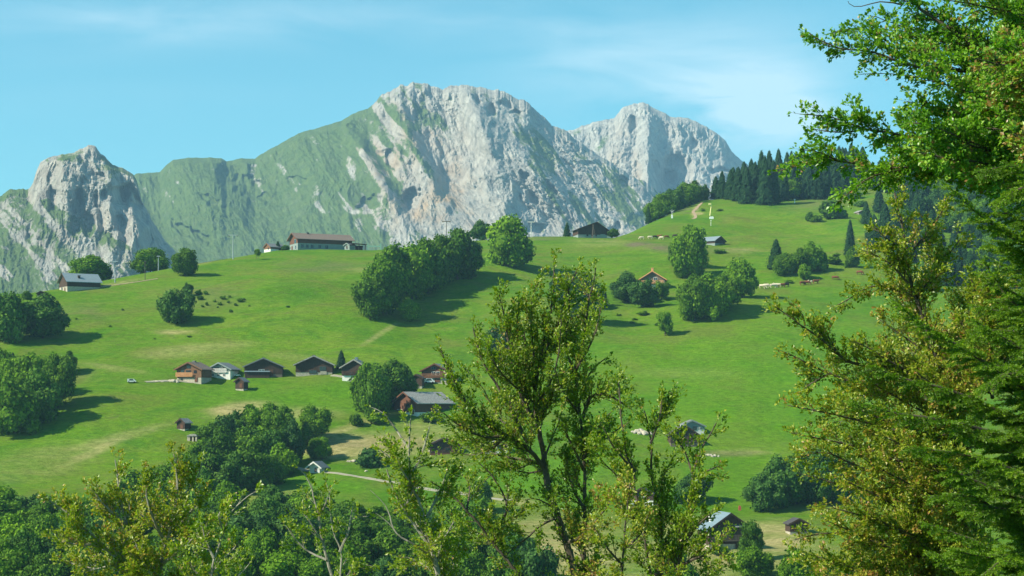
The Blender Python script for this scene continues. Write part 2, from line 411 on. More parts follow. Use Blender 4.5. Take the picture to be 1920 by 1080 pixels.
lush = blobs([(620, 745, 160, 35, .8, 0), (420, 740, 120, 22, .6, 0), (600, 908, 160, 22, .9, .1), (1340, 740, 200, 110, .55, 0), (1040, 900, 130, 50, .9, .0), (1370, 910, 90, 60, .9, 0), (330, 700, 180, 12, .5, 0), (700, 700, 80, 20, .6, 0), (80, 850, 160, 35, .45, -.2), (1560, 700, 200, 160, .5, 0), (1120, 620, 60, 60, .3, 0), (680, 610, 120, 12, .4, 0)])
dry = np.clip(dry * (1 + .7 * wob), 0, 1); bare = np.clip(bare * (1 + 1.0 * wob), 0, 1); lush = np.clip(lush * (1 + .5 * wob), 0, 1)
gm = gridmesh('ground', np.stack([XX, DD, ZZ], -1), M['ground'], {'dry': dry, 'bare': bare, 'lush': lush})
link('ground', gm, kind='structure')

def ribbon(name, pts, wid, mat, kind='structure', lift=.12, **k):
    P = [at(*p) for p in pts]; Q = []
    for a, b in zip(P[:-1], P[1:]):
        n = max(2, int(math.dist(a[:2], b[:2]) / 1.5))
        for i in range(n): t = i / n; Q.append((a[0] + (b[0] - a[0]) * t, a[1] + (b[1] - a[1]) * t))
    Q.append(P[-1][:2]); Q = np.array(Q)
    ker = np.ones(5) / 5
    if len(Q) > 12:
        Qp = np.pad(Q, ((2, 2), (0, 0)), mode='edge'); Q = np.stack([np.convolve(Qp[:, 0], ker, 'valid'), np.convolve(Qp[:, 1], ker, 'valid')], 1)
    T = np.gradient(Q, axis=0); T /= np.linalg.norm(T, axis=1)[:, None] + 1e-9; Nn = np.stack([-T[:, 1], T[:, 0]], 1)
    ww = wid * (1 + .18 * noise(np.arange(len(Q)) * .23, 1.5))
    offs = np.array([-.5, -.47, 0, .47, .5])
    pts3 = np.zeros((len(offs), len(Q), 3))
    for i, o_ in enumerate(offs):
        xy = Q + Nn * (o_ * ww)[:, None]
        pts3[i, :, :2] = xy; pts3[i, :, 2] = gz(xy[:, 0], xy[:, 1]) + (lift if abs(o_) < .49 else -.25)
    return link(name, gridmesh(name, pts3, mat, smooth=False), kind=kind, **k)
ribbon('road', [(520, 872), (565, 880), (610, 886), (680, 895), (755, 908), (830, 921), (900, 931), (960, 940)], 1.6, M['gravel'])
ribbon('path', [(182, 539), (210, 535), (250, 530), (300, 522)], 1.0, M['soil'])
ribbon('track', [(355, 498), (380, 492), (410, 484), (428, 480)], 1.1, M['soil'])
ribbon('dirt_track', [(1297, 411), (1305, 408), (1303, 402), (1299, 397), (1305, 392), (1312, 384), (1318, 379)], 1.6, M['soil'])
ribbon('lane', [(272, 716), (300, 715), (330, 714), (362, 718)], 2.0, M['gravel'])
ribbon('yard', [(622, 704), (640, 706), (655, 708)], 2.2, M['gravel'])

# ---------------------------------------------------------------- mountains
def sheet(name, pxs, sx, sy, ybase, Db, Dc, rows_n, relief, attrs_fn, label, back=600, pw=1.0, jag=1.5, ledge=0.0):
    px = np.arange(pxs[0], pxs[1], pxs[2]); yc = np.interp(px, sx, sy)
    jj = jag * (1.0 if np.isscalar(jag) else 1.0) if np.isscalar(jag) else jag(px)
    yj = jj * fbm(px / 17.0, 2.2, 5.5, 4, .55)
    v = np.linspace(0, 1, rows_n)
    PXm, Vm = np.meshgrid(px, v)
    PYm = ybase + (yc[None, :] - ybase) * Vm + yj[None, :] * Vm ** 9
    D = Db + (Dc - Db) * Vm ** pw
    D = D + relief(PXm, PYm, Vm, D) * sstep(0, .03, 1 - Vm)[...]
    X = (PXm - 960) / F * D; Z = (HY - PYm) / F * D
    att = attrs_fn(PXm, PYm, Vm, D)
    if ledge:      # turf holds where the face lies back
        gd = np.gradient(D, axis=0) / (np.gradient(Z, axis=0) + 1e-6); kk = np.ones(5) / 5
        gd = np.apply_along_axis(lambda a: np.convolve(np.pad(a, 2, mode='edge'), kk, 'valid'), 0, gd)
        att['grass'] = np.clip(att['grass'] + ledge * (sstep(.8, 3.2, gd) - .12), 0, 1.1)
    # far side of the crest
    tb = np.array([.04, .15, .4, 1.0])[:, None]
    Db_ = D[-1][None] + back * tb; Xb = np.repeat(X[-1][None], 4, 0); Zb = Z[-1][None] * (1 - tb) + (-90) * tb
    bot = np.array([[0]]); Zl = np.full((1, len(px)), -90.0); Xl = X[:1]; Dl = D[:1] - 250
    P = np.concatenate([np.stack([Xl, Dl, Zl], -1), np.stack([X, D, Z], -1), np.stack([Xb, Db_, Zb], -1)], 0)
    A = {k: np.concatenate([a[:1], a, np.repeat(a[-1:], 4, 0)], 0) for k, a in att.items()}
    o = link(name, gridmesh(name, P, M['rock'], A, smooth=False), kind='structure')
    if label: o['label'] = label
    return o
def pit(px, py, lst):
    """recesses (+) and buttresses (-) cut into a face: cx, cy, rx, ry, depth m, rotation"""
    s = 0
    for cx, cy, rx, ry, a, rot in lst:
        wx = 6 * noise(px / 11.0, py / 14.0, 4.4); wy = 6 * noise(px / 12.0, py / 11.0, 8.8)
        u = (px + wx - cx) * math.cos(rot) + (py + wy - cy) * math.sin(rot); v = -(px + wx - cx) * math.sin(rot) + (py + wy - cy) * math.cos(rot)
        r2 = (u / rx) ** 2 + (v / ry) ** 2
        s = s + a * np.exp(-r2 ** 3)
    return s
def g2(px, py, cx, cy, rx, ry, rot=0):
    u = (px - cx) * math.cos(rot) + (py - cy) * math.sin(rot); v = -(px - cx) * math.sin(rot) + (py - cy) * math.cos(rot)
    return np.exp(-(u / rx) ** 2 - (v / ry) ** 2)

# main massif with the green ridge on its left
MX = [150, 200, 255, 300, 310, 325, 345, 380, 415, 425, 440, 455, 478, 490, 520, 560, 600, 640, 660, 690, 705, 715, 735, 750, 770, 800, 815, 830, 845, 870, 900, 930, 960, 985, 1000, 1020, 1035, 1060, 1100, 1150, 1190, 1225, 1240, 1262, 1300, 1400]
MY = [395, 362, 326, 322, 310, 300, 297, 296, 296, 303, 299, 296, 298, 288, 272, 250, 238, 227, 214, 203, 190, 180, 172, 160, 155, 156, 160, 165, 160, 160, 166, 168, 178, 190, 200, 222, 234, 247, 274, 309, 333, 352, 372, 405, 450, 520]
def rel_main(px, py, v, D):
    x = px * 1.15; y = (600 - py) * 1.15
    rock = sstep(-40, 60, (px - 640) - (py - 230) * .5)
    # gullies on the green flank run down to the right; strata on the east side run down to the right too
    ua = x * .80 + y * .60; wa = -x * .60 + y * .80          # across / along lines falling to the right
    ub = x * .97 - y * .10; wb = y
    east = sstep(880, 1060, px + (py - 300) * -.15)
    warp = fbm(x / 160, y / 160, 2.0, 3) * 30
    ra = ridged((ua + warp) / 130, wa / 420, 1.0, 5, .55)
    rb = ridged((ub + warp) / 110, wb / 330, 3.0, 5, .55)
    rc = ridged((x * .3 + y * .95 + warp) / 60, (x * .95 - y * .3) / 190, 6.0, 4, .6)
    mod = .45 + .9 * sstep(-.5, .6, fbm(x / 230, y / 200, 77.0, 3))
    slab = 1 - .6 * g2(px, py, 850, 400, 120, 75) - .35 * g2(px, py, 900, 300, 60, 60)      # smooth scree and slabs
    r = -(ra * 62 + rb * 30 * (1 - .7 * east) + rc * 16 * east)
    r = r * (0.85 + .30 * rock) * (.6 + .4 * slab)
    fv = ridged((x + y * .25) / 34, y / 110, 2.0, 4, .6) * (1 - east) + ridged((ua + warp * .5) / 30, wa / 130, 2.0, 4, .6) * east
    r = r - fv * 17 * (.85 + .5 * rock) * mod * slab - fbm(x / 8, y / 9, 2.0, 4, .65) * 3.6 * (.5 + .8 * rock) * mod * slab
    r = r - 30 * np.abs((((x * .5 + y * 1.0 + warp * 1.6) / 85) % 1) - .5) * sstep(-.1, .5, fbm(x / 120, y / 120, 55.0, 3)) * rock     # broken strata
    r = r + pit(px, py, [(468, 350, 34, 20, 40, .5), (430, 325, 24, 24, 40, -.2), (560, 342, 22, 10, 14, .3), (500, 372, 14, 9, 30, .3), (770, 374, 22, 17, 55, -.75), (735, 300, 9, 22, 30, -.3),
                         (925, 208, 9, 11, 35, 0), (948, 195, 12, 9, 35, .3), (965, 210, 10, 7, 30, .3), (1012, 222, 9, 6, 30, .6), (1170, 340, 18, 8, 45, .8), (690, 380, 25, 10, 25, -.4),
                         (985, 330, 12, 6, 28, .9), (1035, 350, 17, 6, 30, .9), (1000, 372, 14, 6, 28, 1.1), (1000, 428, 22, 12, 40, 0), (1155, 428, 12, 10, 30, 0), (895, 182, 5, 12, 30, -.2), (340, 430, 26, 7, 25, .6), (400, 380, 30, 7, 25, .6), (380, 445, 26, 6, 22, .6)])
    r = r - 120 * g2(px, py, 905, 250, 26, 80, -.35) - 90 * g2(px, py, 1010, 330, 26, 120, -.75) - 80 * g2(px, py, 775, 270, 16, 110, -.45) + 18 * g2(px, py, 840, 330, 40, 110, -.25) - 70 * g2(px, py, 690, 300, 20, 110, -.55) + 50 * g2(px, py, 730, 330, 14, 110, -.5)
    r = r - 110 * g2(px, py, 400, 380, 60, 110, -.6) - 70 * g2(px, py, 620, 330, 70, 150, -.5)  # spurs towards us
    return r
def att_main(px, py, v, D):
    x = px * 1.15; y = (600 - py) * 1.15
    line = (px - 672) - (py - 210) * .36
    g = 1 - sstep(-30, 70, line + 55 * fbm(x / 90, y / 150, 4.0, 4))
    g = np.maximum(g, .62 * g2(px, py, 1085, 385, 26, 75, -.5)); g = np.maximum(g, .62 * g2(px, py, 1130, 320, 18, 60, -1.0)); g = np.maximum(g, .65 * g2(px, py, 1170, 395, 20, 50, -.8))
    g = np.maximum(g, .6 * g2(px, py, 1010, 275, 25, 60, -.7)); g = np.maximum(g, .6 * g2(px, py, 800, 220, 60, 22, .7)); g = np.maximum(g, .55 * g2(px, py, 960, 260, 18, 30, -.6))
    g = np.maximum(g, .58 * g2(px, py, 790, 300, 60, 9, 1.0)); g = np.maximum(g, .6 * g2(px, py, 745, 215, 14, 50, -.9))
    g = g - .5 * g2(px, py, 660, 320, 8, 90, -.35) * (px > 0) - .35 * g2(px, py, 700, 320, 9, 90, -.55) - .5 * g2(px, py, 735, 420, 60, 50) - .45 * g2(px, py, 690, 395, 40, 10, .1)
    g = g + .30 * fbm(x / 30, y / 50, 44.0, 4) - .12 * g2(px, py, 600, 360, 110, 60) - .42 * sstep(.0, .5, fbm((x * .8 + y * .6) / 26, (-x * .6 + y * .8) / 150, 8.0, 4)) * (1 - .3 * (py > 400))
    ud = x * .80 + y * .60; wd = -x * .60 + y * .80
    g = g + .85 * sstep(.12, .5, fbm(ud / 22, wd / 170, 61.0, 4)) * sstep(960, 1060, px) * (1 - .5 * (py > 430))
    g = g + .55 * sstep(.05, .5, fbm(ud / 26, wd / 90, 63.0, 4)) * g2(px, py, 770, 230, 110, 80)
    och = g2(px, py, 845, 330, 30, 60, -.2) + g2(px, py, 830, 400, 60, 40) * .7 + .7 * g2(px, py, 760, 235, 14, 40, -.5) + .35 * g2(px, py, 760, 320, 120, 120) + .5 * g2(px, py, 700, 300, 20, 70, -.4)
    return {'grass': np.clip(g + .04, 0, 1.1), 'ochre': np.clip(och * (1 + .8 * fbm(x / 30, y / 60, 5.0, 3)), 0, 1)}
sheet('mountain', (150, 1400, 1.5), MX, MY, 640, 3000, 4050, 380, rel_main, att_main, None, 900, 1.0, lambda q: 1.3 + 2.9 * sstep(640, 720, q), .30)

RX = [900, 1000, 1065, 1090, 1120, 1150, 1158, 1165, 1180, 1200, 1215, 1235, 1255, 1290, 1320, 1345, 1360, 1372, 1390, 1420, 1500, 1650, 1800]
RY = [330, 285, 247, 236, 226, 224, 214, 204, 196, 193, 197, 208, 218, 223, 235, 250, 265, 285, 301, 325, 352, 400, 430]
def rel_right(px, py, v, D):
    x = px * 1.5; y = (600 - py) * 1.5
    warp = fbm(x / 160, y / 160, 12.0, 3) * 35
    rb = ridged((x + warp + y * .25) / 150, y / 380, 13.0, 5, .55)
    r = -rb * 75 - ridged(x / 42, y / 80, 12.0, 4, .6) * 20 - fbm(x / 9, y / 12, 2.0, 4, .65) * 6
    r = r + pit(px, py, [(1265, 322, 30, 34, 95, .1), (1252, 345, 20, 26, 70, 0), (1228, 318, 8, 24, 45, -.2), (1300, 270, 9, 12, 35, 0), (1185, 232, 5, 16, 40, 0), (1350, 320, 20, 5, 40, 0)])
    r = r - 90 * g2(px, py, 1215, 300, 14, 90, 0) - 60 * g2(px, py, 1150, 280, 20, 60, .3)
    return r
def att_right(px, py, v, D):
    x = px * 1.5; y = (600 - py) * 1.5
    g = .55 * g2(px, py, 1128, 270, 12, 30, .4) + .3 * g2(px, py, 1320, 260, 50, 30) + .4 * g2(px, py, 1085, 250, 20, 10)
    och = .9 * g2(px, py, 1195, 320, 10, 30) + .6 * g2(px, py, 1150, 290, 22, 50, .3)
    return {'grass': np.clip(g, 0, 1), 'ochre': np.clip(och, 0, 1)}
sheet('mountain', (900, 1800, 1.6), RX, RY, 620, 4300, 5300, 280, rel_right, att_right, None, 900, 1.0, 3.0, .22)

LX = [-700, -300, -100, 0, 20, 55, 62, 68, 75, 85, 105, 125, 150, 165, 180, 190, 205, 220, 235, 250, 256, 266, 285, 310, 335, 360, 400, 480]
LY = [470, 430, 400, 368, 356, 353, 342, 320, 304, 297, 291, 287, 280, 273, 276, 290, 302, 312, 320, 326, 338, 375, 412, 450, 480, 515, 560, 640]
def rel_left(px, py, v, D):
    x = px * .85; y = (600 - py) * .85
    warp = fbm(x / 110, y / 110, 22.0, 3) * 18
    cliff = sstep(.45, .6, v) * sstep(45, 70, px) * sstep(290, 250, px)
    r = -ridged((x + warp) / 42, y / 150, 21.0, 5, .55) * (14 + 22 * cliff) - ridged((x * .85 + y * .5 + warp) / 90, (y * .85 - x * .5) / 220, 24.0, 4, .55) * 22
    r = r - ridged(x / 17, y / 26, 12.0, 4, .6) * (5 + 6 * cliff) - fbm(x / 5, y / 6, 2.0, 4, .65) * 2.4
    r = r + .8 * pit(px, py, [(98, 375, 9, 26, 42, -.1), (143, 400, 11, 42, 52, .05), (165, 418, 14, 20, 45, 0), (182, 330, 22, 7, 18, .3), (215, 365, 24, 18, 48, .2), (245, 372, 20, 26, 55, -.2), (180, 375, 6, 14, 30, 0), (262, 395, 14, 28, 50, -.4),
                         (225, 420, 9, 14, 30, 0), (278, 450, 9, 18, 36, 0), (300, 440, 9, 22, 30, -.3), (150, 360, 5, 25, 24, 0), (205, 440, 8, 12, 22, 0), (70, 455, 24, 10, 18, .6), (60, 430, 9, 14, 18, 0)])
    r = r - 55 * g2(px, py, 125, 350, 24, 80) - 45 * g2(px, py, 205, 360, 12, 55) - 45 * g2(px, py, 268, 440, 14, 60, -.2) - 60 * g2(px, py, 240, 470, 60, 60)
    return r
def att_left(px, py, v, D):
    x = px * .85; y = (600 - py) * .85
    n = fbm(x / 30, y / 45, 31.0, 4)
    top = (py < 385 + .5 * (px - 100) + 14 * n) & (px > 52)
    g = np.where(top, .14 + .30 * g2(px, py, 205, 320, 40, 14, .5) + .3 * g2(px, py, 130, 300, 40, 8), .70)
    g = g - .75 * g2(px, py, 268, 445, 22, 55, -.25) - .65 * g2(px, py, 190, 410, 30, 26) - .5 * g2(px, py, 310, 500, 30, 45, -.2) - .5 * g2(px, py, 120, 440, 10, 55, -.8) - .45 * g2(px, py, 165, 455, 9, 40, -.7)
    g = g - .45 * sstep(.1, .5, fbm((x * .75 + y * .66) / 20, (-x * .66 + y * .75) / 90, 38.0, 4)) - .4 * g2(px, py, 50, 445, 26, 18, .4) - .3 * g2(px, py, 10, 400, 30, 30) - .35 * g2(px, py, 215, 480, 60, 20) - .35 * g2(px, py, 90, 500, 12, 60)
    return {'grass': np.clip(g, 0, 1), 'ochre': np.clip(.35 + .3 * n, 0, 1) * .5}
sheet('rock_peak', (-700, 480, 1.4), LX, LY, 650, 2350, 2760, 320, rel_left, att_left, None, 500, 1.0, 3.0, .42)

# ---------------------------------------------------------------- distant trees: unit crowns (width 1, height 1)
def cards(P, Nrm, S, tone, rs, asp=.75):
    """irregular leaf-clump faces at P facing roughly Nrm"""
    n = len(P)
    R = rs.normal(size=(n, 3)); U = np.cross(Nrm, R); U /= np.linalg.norm(U, axis=1)[:, None] + 1e-9
    W = np.cross(Nrm, U); W /= np.linalg.norm(W, axis=1)[:, None] + 1e-9
    S = S[:, None]; j = lambda: rs.uniform(.6, 1.2, (n, 1))
    V = np.stack([P - U * S * j(), P - W * S * asp * j() + Nrm * S * .15, P + U * S * j(), P + W * S * asp * j() - Nrm * S * .1], 1)
    return V.reshape(-1, 3), np.arange(n * 4).reshape(-1, 4), np.repeat(tone, 4)
def ico(sub=2):
    import bmesh
    bm = bmesh.new(); bmesh.ops.create_icosphere(bm, subdivisions=sub, radius=1)
    v = np.array([x.co[:] for x in bm.verts]); f = np.array([[l.index for l in x.verts] for x in bm.faces]); bm.free(); return v, f
ICO = ico(2)
def crown_proto(seed, n=9500, lobes=30, shape='round', mat='leaf_far', card=.028):
    rs = np.random.RandomState(seed); Vs = []; Fs = []; Ts = []; F3 = []
    cen = []; rad = []
    for i in range(lobes):
        d = rs.normal(size=3); d /= np.linalg.norm(d); k = rs.uniform(.25, 1) ** .5 if i > 3 else rs.uniform(0, .4)
        r = rs.uniform(.10, .19) if i > 3 else .26
        h = .5 + d[2] * k * (.5 - r * .9)
        wfac = {'round': 1.0, 'pear': 1.12 - .55 * max(0, h - .45), 'tall': .92, 'open': 1.0}[shape]
        cen.append((d[0] * k * (.5 - r * .9) * wfac, d[1] * k * (.5 - r * .9) * wfac, max(h, r * .85 + .02))); rad.append(r * (.85 if shape == 'open' else 1))
    cen = np.array(cen); rad = np.array(rad); ltone = rs.normal(0, .16, lobes)
    w = rad ** 2; li = rs.choice(lobes, n, p=w / w.sum())
    d = rs.normal(size=(n, 3)); d /= np.linalg.norm(d, axis=1)[:, None]
    lump = 1 + .34 * noise(d[:, 0] * 3 + li, d[:, 1] * 3, d[:, 2] * 3)
    P = cen[li] + d * (rad[li] * lump * rs.uniform(.80, 1.16, n))[:, None] * np.array([1, 1, .92])
    # drop cards deep inside other lobes
    keep = np.ones(n, bool)
    for c, r in zip(cen, rad):
        keep &= ~(np.linalg.norm(P - c, axis=1) < r * .72)
    P = P[keep]; d = d[keep]; li = li[keep]; m = len(P)
    nr = d + rs.normal(0, .55, (m, 3)); nr /= np.linalg.norm(nr, axis=1)[:, None]
    V, Fq, T = cards(P, nr, card * rs.uniform(.6, 1.35, m), np.clip(.45 + ltone[li] + rs.normal(0, .17, m), 0, 1), rs)
    iv, fi = ICO; allV = [V]; F3 = []; T3 = [T]; b = len(V)
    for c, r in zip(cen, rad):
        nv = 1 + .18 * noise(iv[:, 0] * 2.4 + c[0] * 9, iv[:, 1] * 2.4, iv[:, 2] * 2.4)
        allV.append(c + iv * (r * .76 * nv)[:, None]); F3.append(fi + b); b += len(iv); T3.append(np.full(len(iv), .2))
    A = np.concatenate(allV); lo = np.percentile(A, 1, axis=0); hi = np.percentile(A, 99, axis=0)
    A[:, :2] = (A[:, :2] - (lo + hi)[:2] / 2) / (hi - lo)[:2]; A[:, 2] = (A[:, 2] - lo[2]) / (hi[2] - lo[2]) * (.985 if shape != 'open' else .88) + (.015 if shape != 'open' else .12)
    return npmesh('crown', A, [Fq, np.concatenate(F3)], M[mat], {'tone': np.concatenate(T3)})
def trunk_proto(seed, mat='bark_far', conifer=False):
    rs = random.Random(seed); m = MB()
    if conifer: m.tube([(0, 0, -.06), (0, 0, .4), (0, 0, .96)], [.022, .015, .003], 6)
    else:
        m.tube([(0, 0, -.08), (rs.uniform(-.01, .01), 0, .15), (rs.uniform(-.03, .03), rs.uniform(-.03, .03), .4), (rs.uniform(-.05, .05), rs.uniform(-.05, .05), .72)], [.035, .026, .018, .006], 7)
        for i in range(6):
            a = rs.uniform(0, 2 * PI); z = rs.uniform(.14, .45); l = rs.uniform(.2, .34)
            m.tube([(0, 0, z), (math.cos(a) * l * .5, math.sin(a) * l * .5, z + .1), (math.cos(a) * l, math.sin(a) * l, z + .27)], [.014, .009, .003], 5)
    me = bpy.data.meshes.new('trunk'); me.from_pydata(m.v, [], m.f); me.materials.append(M[mat]); return me
def conifer_proto(seed, n_wh=34, mat='needle_far', broad=1.0):
    rs = np.random.RandomState(seed); P = []; Nn = []; S = []; T = []
    for i in range(n_wh):
        z = .05 + .93 * (i / (n_wh - 1)) ** .92
        R = .5 * ((1 - z) / .95) ** .64 * broad * (1 + .16 * math.sin(i * 2.3 + seed)) + .006
        nb = int(5 + 12 * (1 - z)); ph = rs.uniform(0, 6.28)
        for b in range(nb):
            a = ph + 2 * PI * b / nb + rs.normal(0, .15); r = R * rs.uniform(.68, 1.1); tn = rs.normal(.42, .16)
            k = max(2, int(9 * r / .5) + 2)
            for j in range(k):
                t = (j + .6) / k; rr = r * t
                P.append((math.cos(a) * rr, math.sin(a) * rr, z - .10 * r * t * t * 2 + .012 * (t > .8) + rs.normal(0, .003)))
                Nn.append((math.cos(a) * .55 + rs.normal(0, .3), math.sin(a) * .55 + rs.normal(0, .3), .8)); S.append((.030 * (1 - .35 * t)) * rs.uniform(.8, 1.3) * (1 if r > .08 else .7)); T.append(tn + rs.normal(0, .1) + .12 * t)
    P = np.array(P); Nn = np.array(Nn); Nn /= np.linalg.norm(Nn, axis=1)[:, None]
    V, Fq, Tt = cards(P, Nn, np.array(S), np.clip(np.array(T), 0, 1), rs, .8)
    # hanging foliage under the boughs
    Q = P[::2] - np.array([0, 0, .018]); Nh = Nn[::2] * np.array([1, 1, .1]); Nh /= np.linalg.norm(Nh, axis=1)[:, None]
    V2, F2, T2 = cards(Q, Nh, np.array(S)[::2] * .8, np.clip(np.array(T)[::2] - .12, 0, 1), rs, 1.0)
    k = 9; zc = np.linspace(.04, .96, 12); ring = []
    for i, z in enumerate(zc):
        for j in range(k):
            a = 2 * PI * j / k; r = .34 * (1 - z) ** .66 * broad * (1 + .25 * math.sin(a * 3 + i * 2.1)); ring.append((math.cos(a) * r, math.sin(a) * r, z))
    ring = np.array(ring); ii = np.array([[i * k + j, i * k + (j + 1) % k, (i + 1) * k + (j + 1) % k, (i + 1) * k + j] for i in range(11) for j in range(k)])
    Va = np.concatenate([V, V2, ring])
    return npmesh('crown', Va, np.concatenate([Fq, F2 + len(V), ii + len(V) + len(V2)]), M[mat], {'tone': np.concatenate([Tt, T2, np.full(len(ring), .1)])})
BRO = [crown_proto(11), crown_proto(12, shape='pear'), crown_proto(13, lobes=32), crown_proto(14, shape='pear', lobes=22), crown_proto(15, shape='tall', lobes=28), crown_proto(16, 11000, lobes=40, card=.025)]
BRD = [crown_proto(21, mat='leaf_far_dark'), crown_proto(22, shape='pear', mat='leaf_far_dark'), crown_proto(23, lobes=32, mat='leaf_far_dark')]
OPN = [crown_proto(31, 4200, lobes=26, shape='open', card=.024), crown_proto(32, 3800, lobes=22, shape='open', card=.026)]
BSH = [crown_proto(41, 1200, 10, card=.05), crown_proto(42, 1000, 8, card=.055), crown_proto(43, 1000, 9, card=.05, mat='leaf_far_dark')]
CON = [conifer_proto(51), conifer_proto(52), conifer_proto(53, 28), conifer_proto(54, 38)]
TRK = [trunk_proto(61), trunk_proto(62)]; TRC = trunk_proto(63, conifer=True)
rt = random.Random(5)
def tree(px, py, w, h, label, kind='b', group=None, back=0.0):
    """a tree whose foot stands at photo point (px, py), w and h in photo pixels"""
    X, D, z = at(px, py)
    if back: D += back; X = (px - 960) / F * D; z = float(gz(X, D))
    s = s_at(D); name, cat, protos = {'b': ('broadleaf_tree', 'tree', BRO), 'd': ('broadleaf_tree', 'tree', BRD), 'o': ('broadleaf_tree', 'tree', OPN),
                                      's': ('bush', 'bush', BSH), 'c': ('conifer_tree', 'conifer', CON)}[kind]
    if kind == 'c': w *= 1.18
    if kind == 's':
        o = link(name, rt.choice(protos), label=label, cat=cat, group=group); o.location = (X, D, z - h * s * .12); o.scale = (w * s, w * s, h * s * 1.12); o.rotation_euler = (0, 0, rt.uniform(0, 6.28)); return o
    r = empty(name, (X, D, z), rt.uniform(0, 6.28), label=label, cat=cat, group=group)
    c = link('crown', rt.choice(protos), r); t = link('trunk', TRC if kind == 'c' else rt.choice(TRK), r)
    c.scale = (w * s, w * s, h * s * 1.0); t.scale = (h * s * .8, h * s * .8, h * s)
    return r

# ---------------------------------------------------------------- the trees on the hillside
HEDGE = 'trees in the dark hedge-like row on the meadow'
for a in [
    (168, 523, 74, 50, 'rounded green tree directly behind the grey-roofed barn on the left brow', 'b', None, 12),
    (200, 520, 20, 24, 'small dark tree between the grey-roofed barn tree and the leaning pylon', 'd', None, 10),
    (282, 510, 64, 43, 'low rounded tree on the left skyline behind two thin poles', 'b', None, 12),
    (347, 517, 44, 50, 'lone upright tree with a short shadow just below the left skyline', 'b'),
    (331, 607, 66, 62, 'lone round dark tree in the middle of the left meadow', 'd'),
    (352, 556, 20, 24, 'small pointed tree rising behind the lone round meadow tree', 'd'),
    (10, 640, 80, 88, 'round tree cut by the left edge of the picture above the meadow shadow', 'd'),
    (80, 634, 88, 78, 'broad round tree casting a shadow on the left meadow below the tiny black shed', 'd'),
    (50, 562, 20, 16, 'little tree between the two round left-edge trees and the black shed', 'b'),
]: tree(*a)
G1 = 'trees in the big clump at the left edge'
for a in [(128, 700, 30, 40, 'tall tree with thin top at the upper right corner of the left edge clump', 'b'),
          (24, 702, 26, 42, 'dark conifer tip standing in the left edge clump', 'c'),
          (-10, 730, 80, 75, None, 'b'), (35, 742, 70, 70, 'tree topping the left edge clump right beside its conifer tip', 'b'), (72, 745, 66, 78, 'tree at the middle of the top edge of the left edge clump', 'b'),
          (108, 765, 66, 98, 'rightmost tree of the left edge clump above its long shadow', 'b'), (72, 792, 84, 96, 'tree low on the right of the left edge clump inside the dark shade', 'd'),
          (28, 812, 90, 98, 'lowest tree of the left edge clump with sunlit left flank', 'b'), (-25, 800, 90, 100, None, 'b')]:
    tree(*a[:4], a[4] or 'leafy tree of the left edge clump cut by the picture border', a[5], G1)
for a in [(694, 600, 60, 84, 'lowest tree at the left end of the dark hedge-like row'),
          (716, 586, 74, 98, 'second tree from the lower left end of the dark hedge-like row'),
          (742, 572, 78, 108, 'third tree from the lower left end of the dark hedge-like row'),
          (772, 560, 74, 98, 'middle tree of the dark hedge-like row with a rounded top'),
          (802, 548, 74, 96, 'tree of the hedge-like row just right of its middle, before the dip in its outline'),
          (832, 536, 74, 92, 'tree just left of the tallest top of the dark hedge-like row'),
          (858, 524, 72, 92, 'tallest topped tree near the upper right end of the hedge-like row'),
          (880, 516, 44, 60, 'short tree closing the upper right end of the hedge-like row')]:
    tree(*a, 'b', HEDGE)
